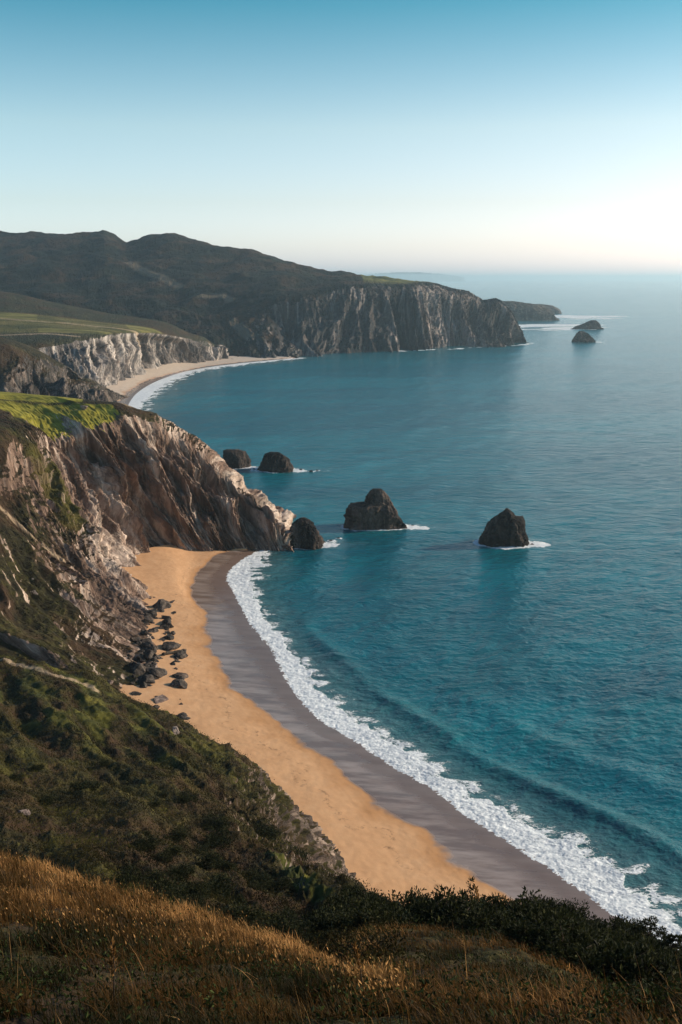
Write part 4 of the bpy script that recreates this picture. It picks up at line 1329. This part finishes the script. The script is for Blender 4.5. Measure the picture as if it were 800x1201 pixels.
# ---- dry grass on the camera knoll
def blades(n, ulo, uhi, pxlo, pxhi, hmin, hmax, wdt, rs, lean=0.35, colour=None, dens=None):
    u = rs.uniform(ulo, uhi, n); px = rs.uniform(pxlo, pxhi, n)
    p, iu, iv = sampleA(u, px2v(px))
    p = p + np.stack([rs.uniform(-.12, .12, n), rs.uniform(-.12, .12, n), np.zeros(n)], 1) * np.clip(p[:, 1:2] / 12, .5, 3)
    if dens is not None:
        keep = rs.uniform(0, 1, n) < dens(p, px)
        p, px, u = p[keep], px[keep], u[keep]; n = len(p)
    h = rs.uniform(hmin, hmax, n) * (0.75 + 0.6 * np.clip(fbm(p / 1.5, 2) + .3, 0, 1))
    az_ = rs.normal(2.7, 0.9, n)                      # wind bends the stems to the left
    ln = rs.uniform(0.05, lean, n) + 0.05
    dx, dy = np.cos(az_) * ln, np.sin(az_) * ln
    sa = rs.uniform(0, np.pi, n)
    sx, sy = np.cos(sa), np.sin(sa)
    w = wdt * rs.uniform(.6, 1.3, n)
    V = []
    for t, ww in ((0, 1.0), (0.4, .85), (0.75, .55), (1.0, .08)):
        cx = p[:, 0] + dx * h * t * t; cy = p[:, 1] + dy * h * t * t; cz = p[:, 2] - 0.05 + h * t * (1 - ln * .35 * t)
        for s in (-1, 1):
            V.append(np.stack([cx + s * sx * w * ww, cy + s * sy * w * ww, cz], 1))
    V = np.stack(V, 1).reshape(-1, 3)
    i = np.arange(n)[:, None] * 8
    Fc = np.concatenate([i + np.array([[0, 1, 3, 2]]), i + np.array([[2, 3, 5, 4]]), i + np.array([[4, 5, 7, 6]])], 0)
    c = colour(p, px, u, rs)
    tt = np.tile(np.array([0, 0, .4, .4, .75, .75, 1, 1]), n)
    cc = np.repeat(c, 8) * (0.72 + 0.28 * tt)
    return V, Fc, cc


def grass_colour(p, px, u, rs):
    n = len(p)
    b = fbm(p / 2.2 + 3, 3)
    gold = sstep(2.9, 3.9, u) * (1 - sstep(430, 520, px)) * 0.55 + 0.12  # dry gold, with backlit crests and dark hollow also put into blade colour
    gold = gold + 0.45 * b + 0.22 * sstep(380, 520, px) * (u < 3.6) + 0.16 * sstep(430, 520, px) * (u > 5.4)
    return np.clip(gold + rs.normal(0, .14, n), 0.02, 1)


rs = np.random.default_rng(21)
tus = lambda p, a, b: np.clip(a + b * fbm(p / np.array([.9, .9, 2.]), 2), 0, 1)
parts = [
    blades(80000, 1.2, 3.6, -160, 420, .14, .42, .005, rs, .7, grass_colour, lambda p, px: tus(p, .30, 1.3)),
    blades(120000, 2.8, 4.9, -160, 470, .18, .46, .010, rs, .5, grass_colour, lambda p, px: tus(p, .6, 1.3)),
    blades(60000, 1.2, 4.4, 380, 960, .14, .42, .0065, rs, .9, grass_colour, lambda p, px: tus(p, .55, 1.3)),
    blades(50000, 4.3, 6.3, 400, 900, .08, .26, .008, rs, .9, grass_colour, lambda p, px: tus(p, .5, 1.2)),
    blades(800, 1.2, 4.5, -100, 900, .4, .8, .0045, rs, .8, lambda p, px, u, r: r.uniform(.25, .9, len(p))),
]
V = np.concatenate([q[0] for q in parts]); off = 0; Fs = []
for q in parts:
    Fs.append(q[1] + off); off += len(q[0])
cc = np.concatenate([q[2] for q in parts])
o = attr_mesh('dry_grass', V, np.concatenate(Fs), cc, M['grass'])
tag(o, 'golden brown dry grass covering the knoll in the foreground', 'grass', kind='stuff')

# seed heads of the taller stems: tiny ovals, part of the grass cover
n = 2200
u = rs.uniform(2.8, 4.5, n); px = rs.uniform(-120, 480, n)
p, iu, iv = sampleA(u, px2v(px))
top = p + np.stack([rs.normal(-.10, .12, n), rs.normal(0, .12, n), rs.uniform(.22, .5, n)], 1)
Vh, Fh = leaf_cloud(top, np.stack([rs.normal(-.3, .3, n), rs.normal(0, .3, n), np.ones(n)], 1), rs.uniform(.04, .09, n), rs, .3, .1)
o = attr_mesh('grass_seed_heads', Vh, Fh, np.repeat(rs.uniform(.5, 1, n), 4), M['grass'])
tag(o, 'pale seed heads nodding above the dry grass', 'grass', kind='stuff')

# ---- green herbs low in the foreground
n = 60000
u = rs.uniform(1.3, 6.3, n); px = rs.uniform(-120, 900, n)
p, iu, iv = sampleA(u, px2v(px))
pat = fbm(p / 1.1 + 6, 3)
keep = rs.uniform(0, 1, n) < np.clip(0.25 + 1.6 * pat + 0.35 * (u < 3.0), 0, 1)
p, u = p[keep], u[keep]; n = len(p)
p = p + np.stack([rs.normal(0, .10, n), rs.normal(0, .10, n), rs.uniform(0.02, .34, n)], 1)
Vh, Fh = leaf_cloud(p, np.stack([rs.normal(0, .7, n), rs.normal(0, .7, n), rs.uniform(.1, 1, n)], 1), rs.uniform(.03, .085, n), rs, .5, .4)
o = attr_mesh('ground_herbs', Vh, Fh, np.repeat(np.clip(rs.normal(.30, .22, n), 0, 1), 4), M['green'])
tag(o, 'low green leafy herbs among the foreground grass', 'herbs', kind='stuff')

# ---- bracken and heather on the slope beyond the knoll
n = 420000
u = rs.uniform(4.6, 10.15, n); px = rs.uniform(-160, 470, n)
p, iu, iv = sampleA(u, px2v(px))
pat = fbm(p / 4.0 + 11, 4)
keep = (rs.uniform(0, 1, n) < np.clip(0.75 + 0.9 * pat, 0.1, 1)) & (KA[iu, iv] < rs.uniform(.2, .75, n)) & (rs.uniform(0, 1, n) < np.interp(u, [4.6, 7, 10], [.55, .9, 1]))
keep &= (near_poly(p, stripe, .5, 1.0) < 0.5) & (near_poly(p, trail, .45, .35) < 0.5) & (mA[iu, iv, 1] * .9 < rs.uniform(0, 1, n))
p, u, px, pat = p[keep], u[keep], px[keep], pat[keep]; n = len(p)
sz = np.interp(p[:, 1], [30, 60, 150], [.10, .13, .17]) * rs.uniform(.6, 1.5, n)
p = p + np.stack([rs.normal(0, .25, n), rs.normal(0, .25, n), rs.uniform(-.05, .16, n)], 1)
Vh, Fh = leaf_cloud(p, np.stack([rs.normal(-.1, .6, n), rs.normal(0, .6, n), rs.uniform(.2, 1.2, n)], 1), sz, rs, .42, .4)
tone = np.clip(.32 + .55 * fbm(p / 9 + 2, 3) + .5 * fbm(np.stack([(p[:, 0] + .55 * p[:, 1]) / 3, (p[:, 1] - .55 * p[:, 0]) / 16, p[:, 2] * 0], 1), 2) + rs.normal(0, .13, n) + .16 * sstep(95, 135, p[:, 1]), 0, 1)
o = attr_mesh('bracken_cover', Vh, Fh, np.repeat(tone, 4), M['bracken'])
tag(o, 'dark olive bracken and heather covering the steep slope', 'bracken', kind='stuff')


# ------------------------------------------------------------------ shrubs
def make_shrub(seed, nleaf=2600, w=1.0, h=1.0, lsz=.12, stems=7, open_=0.0):
    r = np.random.default_rng(seed)
    Vp, tips = [], []
    for k in range(stems):
        a_ = r.uniform(0, 6.28); sp_ = r.uniform(.25, .9)
        e = Vector((math.cos(a_) * w * sp_, math.sin(a_) * w * sp_, h * r.uniform(.6, 1.0) * (1.1 - .4 * sp_)))
        b = Vector((math.cos(a_) * .08, math.sin(a_) * .08, -.25))
        m_ = b.lerp(e, .5) + Vector((0, 0, .12 * h))
        Vp.append(tube([b, b.lerp(m_, .6), m_, m_.lerp(e, .6), e], .035, .008, 5))
        tips += [tuple(e), tuple(m_.lerp(e, .5)), tuple(m_)]
        for _ in range(3):
            s = m_.lerp(e, r.uniform(0, .8)); q = s + Vector((r.normal(0, .28 * w), r.normal(0, .28 * w), abs(r.normal(.15, .2)) * h))
            Vp.append(tube([s, s.lerp(q, .5) + Vector((0, 0, .03)), q], .014, .005, 4)); tips.append(tuple(q)); tips.append(tuple(s.lerp(q, .6)))
    tips = np.array(tips)
    cl = tips[r.integers(0, len(tips), nleaf)]
    rad = r.uniform(.10, .30, len(tips))[r.integers(0, len(tips), nleaf)] * (1 - .4 * open_)
    off = r.normal(size=(nleaf, 3)); off /= np.linalg.norm(off, axis=1)[:, None]
    off *= (rad * r.uniform(.2, 1, nleaf) ** .5)[:, None]
    c = cl + off * np.array([1.2 * w, 1.2 * w, .8])
    c[:, 2] = np.maximum(c[:, 2], 0.0)
    V_, F_ = leaf_cloud(c, off + r.normal(0, .08, (nleaf, 3)) + np.array([0, 0, .06]), r.uniform(.6, 1.3, nleaf) * lsz, r, .5, .3)
    tone = np.repeat(np.clip(r.normal(.38, .2, nleaf), 0, 1), 4)
    return Vp, (V_, F_, tone)


def shrub_proto(seed, **kw):
    Vp, (V_, F_, tone) = make_shrub(seed, **kw)
    st = simple('stems', Vp, M['bark'])
    fo = attr_mesh('foliage', V_, F_, tone, M['leaf'])
    me1, me2 = st.data, fo.data
    bpy.data.objects.remove(st); bpy.data.objects.remove(fo)
    return me1, me2


SHR = [shrub_proto(40 + i) for i in range(5)] + [shrub_proto(60, nleaf=1500, w=.7, h=1.5, open_=1.0, stems=9)]


def place_shrub(proto, p, s, label, group=None, name='shrub', cat='shrub', rz=None):
    root = bpy.data.objects.new(name, None); COL.objects.link(root)
    root.empty_display_size = .3
    root.location = p; root.scale = s if isinstance(s, tuple) else (s, s, s); root.rotation_euler = (0, 0, RB.uniform(0, 6.28) if rz is None else rz)
    for nm, me_ in (('stems', proto[0]), ('foliage', proto[1])):
        o_ = bpy.data.objects.new(nm, me_); COL.objects.link(o_); o_.parent = root
    return tag(root, label, cat, group)


placed = []
tries = 0
while len(placed) < 215 and tries < 9000:
    tries += 1
    px = RB.uniform(395, 850)
    u = RB.uniform(6.3, 10.1) if px < 620 else RB.uniform(5.7, 10.1)
    (p,), _, _ = sampleA(np.array([u]), px2v(np.array([px])))
    s = RB.uniform(.8, 1.7) * np.interp(p[1], [20, 50], [.75, 1.15])
    if any((p[0] - q[0]) ** 2 + (p[1] - q[1]) ** 2 < (0.55 * (s + q[2])) ** 2 for q in placed): continue
    pyl = np.interp(px, [400, 430, 500, 560, 600, 640, 690, 740, 800, 850], [1048, 1040, 1046, 1063, 1057, 1062, 1075, 1092, 1108, 1130]) + RB.uniform(-12, 6)
    room = at(px, pyl, p[1])[2] - p[2]
    if room < 0.45: continue
    hz = min(s * RB.uniform(.85, 1.25), room / 1.25); s = min(s, hz * 1.5)
    placed.append((p[0], p[1], s))
    place_shrub(SHR[RB.randrange(5)], (p[0], p[1], p[2] - .05), (s, s, hz),
                'dark leafy evergreen shrub in the dense thicket along the cliff edge', 'shrubs of the clifftop thicket')
# looser scrub in the hollow between knoll and slope
n0 = 0; tries = 0
while n0 < 60 and tries < 4000:
    tries += 1
    px = RB.uniform(150, 400); u = RB.uniform(5.6, 7.9)
    (p,), _, _ = sampleA(np.array([u]), px2v(np.array([px])))
    s = RB.uniform(.5, 1.05)
    if any((p[0] - q[0]) ** 2 + (p[1] - q[1]) ** 2 < (0.8 * (s + q[2])) ** 2 for q in placed): continue
    placed.append((p[0], p[1], s)); n0 += 1
    place_shrub(SHR[RB.randrange(5)], (p[0], p[1], p[2] - .1), (s * 1.15, s * 1.15, s * .8),
                'low dark scrub bush in the shaded hollow below the bracken slope', 'scrub bushes in the hollow')
n0 = 0; tries = 0
while n0 < 14 and tries < 4000:
    tries += 1
    px = RB.uniform(0, 370); u = RB.uniform(7.0, 9.3)
    (p,), _, _ = sampleA(np.array([u]), px2v(np.array([px])))
    s = RB.uniform(.8, 1.7)
    if perlin(np.array([[p[0] / 9, p[1] / 9, 4.4]]))[0] < 0.0: continue
    if any((p[0] - q[0]) ** 2 + (p[1] - q[1]) ** 2 < (0.8 * (s + q[2])) ** 2 for q in placed): continue
    placed.append((p[0], p[1], s)); n0 += 1
    place_shrub(SHR[RB.randrange(5)], (p[0], p[1], p[2] - .2), (s * 1.0, s * 1.0, s * .55),
                'rounded dark gorse bush scattered on the steep bracken slope', 'gorse bushes on the slope')
# taller individuals
def clifftop(px, Y):
    e = (PA[..., 0] - (px - 400) / F * Y * 1.25) ** 2 + (PA[..., 1] - Y) ** 2
    return PA.reshape(-1, 3)[np.argmin(e)]
for px, py, Y, h, lab in ((527, 1040, 44, 1.0, 'tall feathery upright shrub rising above the thicket against the sand'),
                          (398, 1062, 46, .6, 'dark bush at the left end of the thicket against the rock')):
    tp = at(px, py, Y)
    g_ = clifftop(px, Y); g_ = np.array([tp[0], Y, PA.reshape(-1, 3)[np.argmin((PA[..., 0] - tp[0]) ** 2 + (PA[..., 1] - Y) ** 2)][2]])
    hh = max(tp[2] - g_[2], 1.0)
    place_shrub(SHR[5], tuple(g_), (hh / 2.1, hh / 2.1, hh / 1.75), lab)


# small wind-shaped trees at the right end: flat crowns on thin trunks
def wind_tree(px, py, Y, w_px, label, seed):
    tp = np.array(at(px, py, Y))
    g_ = PA.reshape(-1, 3)[np.argmin((PA[..., 0] - tp[0]) ** 2 + (PA[..., 1] - Y) ** 2)]
    base = Vector((tp[0] + .3, Y, g_[2] - .1)); H = tp[2] - base.z
    r = np.random.default_rng(seed)
    root = bpy.data.objects.new('wind_shaped_tree', None); COL.objects.link(root); root.location = base
    wr = w_px / F * (Y * 1.2) / 2
    tb = [tube([Vector((0, 0, 0)), Vector((-.05, 0, H * .4)), Vector((-.02 * H, .05, H * .75))], .05, .03, 6)]
    cs = []
    for k in range(7):
        x_ = (k - 3) / 3 * wr * .95; z_ = H * (1.0 - .20 * abs(k - 2.5) / 3 - r.uniform(0, .10))
        e = Vector((x_, r.uniform(-.5, .5) * wr, z_)); s = Vector((-.02 * H, .05, H * .7))
        tb.append(tube([s, s.lerp(e, .5) + Vector((0, 0, -.06)), e], .025, .008, 5)); cs.append(tuple(e))
    simple('trunk', tb, M['bark'], root)
    cs = np.array(cs); n_ = 1500
    idx = r.integers(0, len(cs), n_)
    off = r.normal(size=(n_, 3)); off /= np.linalg.norm(off, axis=1)[:, None]
    c_ = cs[idx] + off * r.uniform(0, 1, n_)[:, None] ** .5 * np.array([wr * .26, wr * .3, wr * .13])
    V_, F_ = leaf_cloud(c_, off + np.array([0, 0, .2]), r.uniform(.06, .12, n_), r, .5, .3)
    attr_mesh('crown', V_, F_, np.repeat(np.clip(r.normal(.35, .2, n_), 0, 1), 4), M['leaf'], root)
    tag(root, label, 'tree')


wind_tree(757, 1077, 42, 34, 'small wind shaped tree with a flat clumped crown against the surf', 5)
wind_tree(786, 1092, 40, 28, 'second little flat crowned tree nearer the right edge against the surf', 6)

# thin bare stems that stand above the thicket
for i, (px, py0, py1, Y, lab) in enumerate(((562, 1042, 1080, 40, 'thin bare seed stalk standing above the thicket against wet sand'),
                                            (430, 1110, 1178, 11, 'bare reddish stalk leaning left in the foreground hollow'),
                                            (480, 1152, 1190, 10.5, 'long dry stalk leaning right in front of the grassy hump'),
                                            (135, 1105, 1201, 9.5, 'tall dry stalk rising from the dark herbs lower left'))):
    a_, b_ = Vector(at(px, py1, Y)), Vector(at(px - (14 if i == 1 else -20 if i == 2 else 4), py0, Y))
    root = bpy.data.objects.new('dry_stalk', None); COL.objects.link(root); root.location = a_
    e = b_ - a_; r = .012 if Y < 20 else .03
    simple('stem', [tube([Vector((0, 0, -.2)), e * .35, e * .7 + Vector((.02, 0, 0)), e], r, r * .4, 5)], M['bark'], root)
    n_ = 60; rr = np.random.default_rng(i)
    t_ = rr.uniform(.55, 1, n_)[:, None]
    V_, F_ = leaf_cloud(np.array(e)[None] * t_, np.stack([rr.normal(0, .5, n_), rr.normal(0, .5, n_), np.ones(n_)], 1), np.full(n_, r * 7), rr, .3, .2)
    attr_mesh('seed_head', V_, F_, np.repeat(rr.uniform(.3, .8, n_), 4), M['grass'], root)
    tag(root, lab, 'plant')

# flowers
M['petal'] = plain('orange petal', (0.75, 0.22, 0.06), (0.90, 0.38, 0.14), 30, .6, .4)
M['stem'] = plain('flower stem', (0.05, 0.07, 0.02), (0.08, 0.10, 0.03), 10)
FL = [(319, 1126, 15, 1.2, 'pale orange flower, uppermost left of the foreground cluster'), (335, 1132, 14.5, 1.2, 'orange flower right of the uppermost one in the foreground cluster'),
      (346, 1150, 13.2, 1.3, 'bright orange flower in the middle of the foreground cluster'), (357, 1156, 12.8, 1.2, 'dull orange flower lowest right in the foreground cluster'),
      (317, 1165, 12, .7, 'tiny orange bud below the foreground flower cluster'), (275, 1160, 12.3, .7, 'small pale flower left of the orange cluster'),
      (390, 1188, 10.4, 1.1, 'yellow orange flower lowest in the frame'), (213, 1129, 14.2, .8, 'single small orange flower in dry grass lower left'),
      (352, 1172, 11.5, 1.0, 'drooping rusty flower below the orange cluster')]
for i, (px, py, Y, s, lab) in enumerate(FL):
    hd = Vector(at(px, py, Y))
    g_ = PA.reshape(-1, 3)[np.argmin((PA[..., 0] - hd.x) ** 2 + (PA[..., 1] - hd.y) ** 2)]
    z0 = min(g_[2], hd.z - .15)
    root = bpy.data.objects.new('flower', None); COL.objects.link(root); root.location = (hd.x, hd.y, z0)
    H = hd.z - z0
    simple('stem', [tube([Vector((.03, 0, 0)), Vector((.02, 0, H * .5)), Vector((0, 0, H))], .006, .004, 5)], M['stem'], root)
    rr = random.Random(i)
    Vf, Ff = [], []
    for k in range(6):
        a_ = k * math.pi / 3 + rr.uniform(-.2, .2); R_ = .075 * s; u_ = Vector((math.cos(a_), math.sin(a_), .45)); sd = Vector((-math.sin(a_), math.cos(a_), 0))
        b = len(Vf)
        Vf += [Vector((0, 0, H)), Vector((0, 0, H)) + u_ * R_ * .55 + sd * R_ * .35, Vector((0, 0, H)) + u_ * R_, Vector((0, 0, H)) + u_ * R_ * .55 - sd * R_ * .35]
        Ff.append((b, b + 1, b + 2, b + 3))
    simple('petals', [(Vf, Ff)], M['petal'], root)
    tag(root, lab, 'flower', 'orange flowers in the foreground grass')

# ------------------------------------------------------------------ light, sky, air
SUN_EL, SUN_AZ = 22.0, 76.0           # azimuth clockwise from the view direction (+Y)
se, sa_ = math.radians(SUN_EL), math.radians(SUN_AZ)
sdir = Vector((math.sin(sa_) * math.cos(se), math.cos(sa_) * math.cos(se), math.sin(se)))
sl = bpy.data.lights.new('sun', 'SUN'); sl.energy = 5.0; sl.angle = math.radians(0.5); sl.color = (1.0, 0.86, 0.70)
so = bpy.data.objects.new('sun', sl); COL.objects.link(so)
so.location = (300, 100, 300)
so.rotation_euler = (-sdir).to_track_quat('-Z', 'Y').to_euler()

W = bpy.data.worlds.new('World'); SC.world = W; W.use_nodes = True
nt = W.node_tree; nt.nodes.clear()
out = nt.nodes.new('ShaderNodeOutputWorld'); bg = nt.nodes.new('ShaderNodeBackground')
sky = nt.nodes.new('ShaderNodeTexSky'); sky.sky_type = 'NISHITA'; sky.sun_disc = False
sky.sun_elevation = se; sky.sun_rotation = sa_
sky.altitude = 100; sky.air_density = 1.0; sky.dust_density = 1.2; sky.ozone_density = 1.6
# the sky's own colour by height: pale at the horizon, teal above
tc = nt.nodes.new('ShaderNodeTexCoord'); sx_ = nt.nodes.new('ShaderNodeSeparateXYZ')
nt.links.new(tc.outputs['Generated'], sx_.inputs[0])
rp = nt.nodes.new('ShaderNodeValToRGB')
els = rp.color_ramp.elements
els[0].position = 0.0; els[0].color = (1.55, 1.82, 2.75, 1)
els[1].position = 1.0; els[1].color = (0.40, 0.60, 0.75, 1)
for p_, c_ in ((0.03, (1.45, 1.56, 1.98)), (0.07, (1.28, 1.32, 1.43)), (0.137, (1.14, 1.25, 1.18)), (0.24, (0.30, 0.82, 0.82)), (0.5, (0.35, 0.60, 0.72))):
    e = els.new(p_); e.color = (*c_, 1)
nt.links.new(sx_.outputs[2], rp.inputs[0])
mu = nt.nodes.new('ShaderNodeMix'); mu.data_type = 'RGBA'; mu.blend_type = 'MULTIPLY'; mu.inputs[0].default_value = 1.0
nt.links.new(sky.outputs[0], mu.inputs[6]); nt.links.new(rp.outputs[0], mu.inputs[7])
# the air glows paler towards the sun's side
dt = nt.nodes.new('ShaderNodeVectorMath'); dt.operation = 'DOT_PRODUCT'
nt.links.new(tc.outputs['Generated'], dt.inputs[0]); dt.inputs[1].default_value = (math.sin(sa_), math.cos(sa_), 0)
gl = nt.nodes.new('ShaderNodeMapRange'); gl.interpolation_type = 'SMOOTHSTEP'
gl.inputs['From Min'].default_value = -0.25; gl.inputs['From Max'].default_value = 0.65; gl.inputs['To Min'].default_value = 0; gl.inputs['To Max'].default_value = 1
nt.links.new(dt.outputs['Value'], gl.inputs['Value'])
mg = nt.nodes.new('ShaderNodeMix'); mg.data_type = 'RGBA'; mg.blend_type = 'MULTIPLY'
mg.inputs[7].default_value = (1.08, 0.95, 0.94, 1)
nt.links.new(gl.outputs[0], mg.inputs[0]); nt.links.new(mu.outputs[2], mg.inputs[6])
nt.links.new(mg.outputs[2], bg.inputs[0]); nt.links.new(bg.outputs[0], out.inputs[0])
bg.inputs[1].default_value = 0.15

# the air over the sea
HAZE = 0.78e-4
x0, x1, y0, y1, z0, z1 = -9000, 30000, -60, 60000, -9.5, 186
me = bpy.data.meshes.new('haze')
me.from_pydata([(x0, y0, z0), (x1, y0, z0), (x1, y1, z0), (x0, y1, z0), (x0, y0, z1), (x1, y0, z1), (x1, y1, z1), (x0, y1, z1)], [],
               [(3, 2, 1, 0), (4, 5, 6, 7), (0, 1, 5, 4), (1, 2, 6, 5), (2, 3, 7, 6), (3, 0, 4, 7)])
me.update()
hm = bpy.data.materials.new('sea haze'); hm.use_nodes = True
t = hm.node_tree; t.nodes.clear()
ho = t.nodes.new('ShaderNodeOutputMaterial'); pv = t.nodes.new('ShaderNodeVolumePrincipled')
pv.inputs['Color'].default_value = (0.74, 0.92, 1.0, 1); pv.inputs['Density'].default_value = HAZE; pv.inputs['Anisotropy'].default_value = 0.5
t.links.new(pv.outputs[0], ho.inputs['Volume'])
tag(link('haze', me, hm), kind='stuff')

# ------------------------------------------------------------------ render settings
SC.render.engine = 'CYCLES'
cy = SC.cycles
cy.use_denoising = True
cy.max_bounces = 5; cy.diffuse_bounces = 2; cy.glossy_bounces = 2; cy.transmission_bounces = 3; cy.transparent_max_bounces = 6; cy.volume_bounces = 1
cy.sample_clamp_indirect = 4.0
cy.caustics_reflective = False; cy.caustics_refractive = False
vs_ = SC.view_settings
vs_.view_transform = 'Standard'; vs_.look = 'None'; vs_.exposure = 0.08; vs_.gamma = 1.0; vs_.use_curve_mapping = False
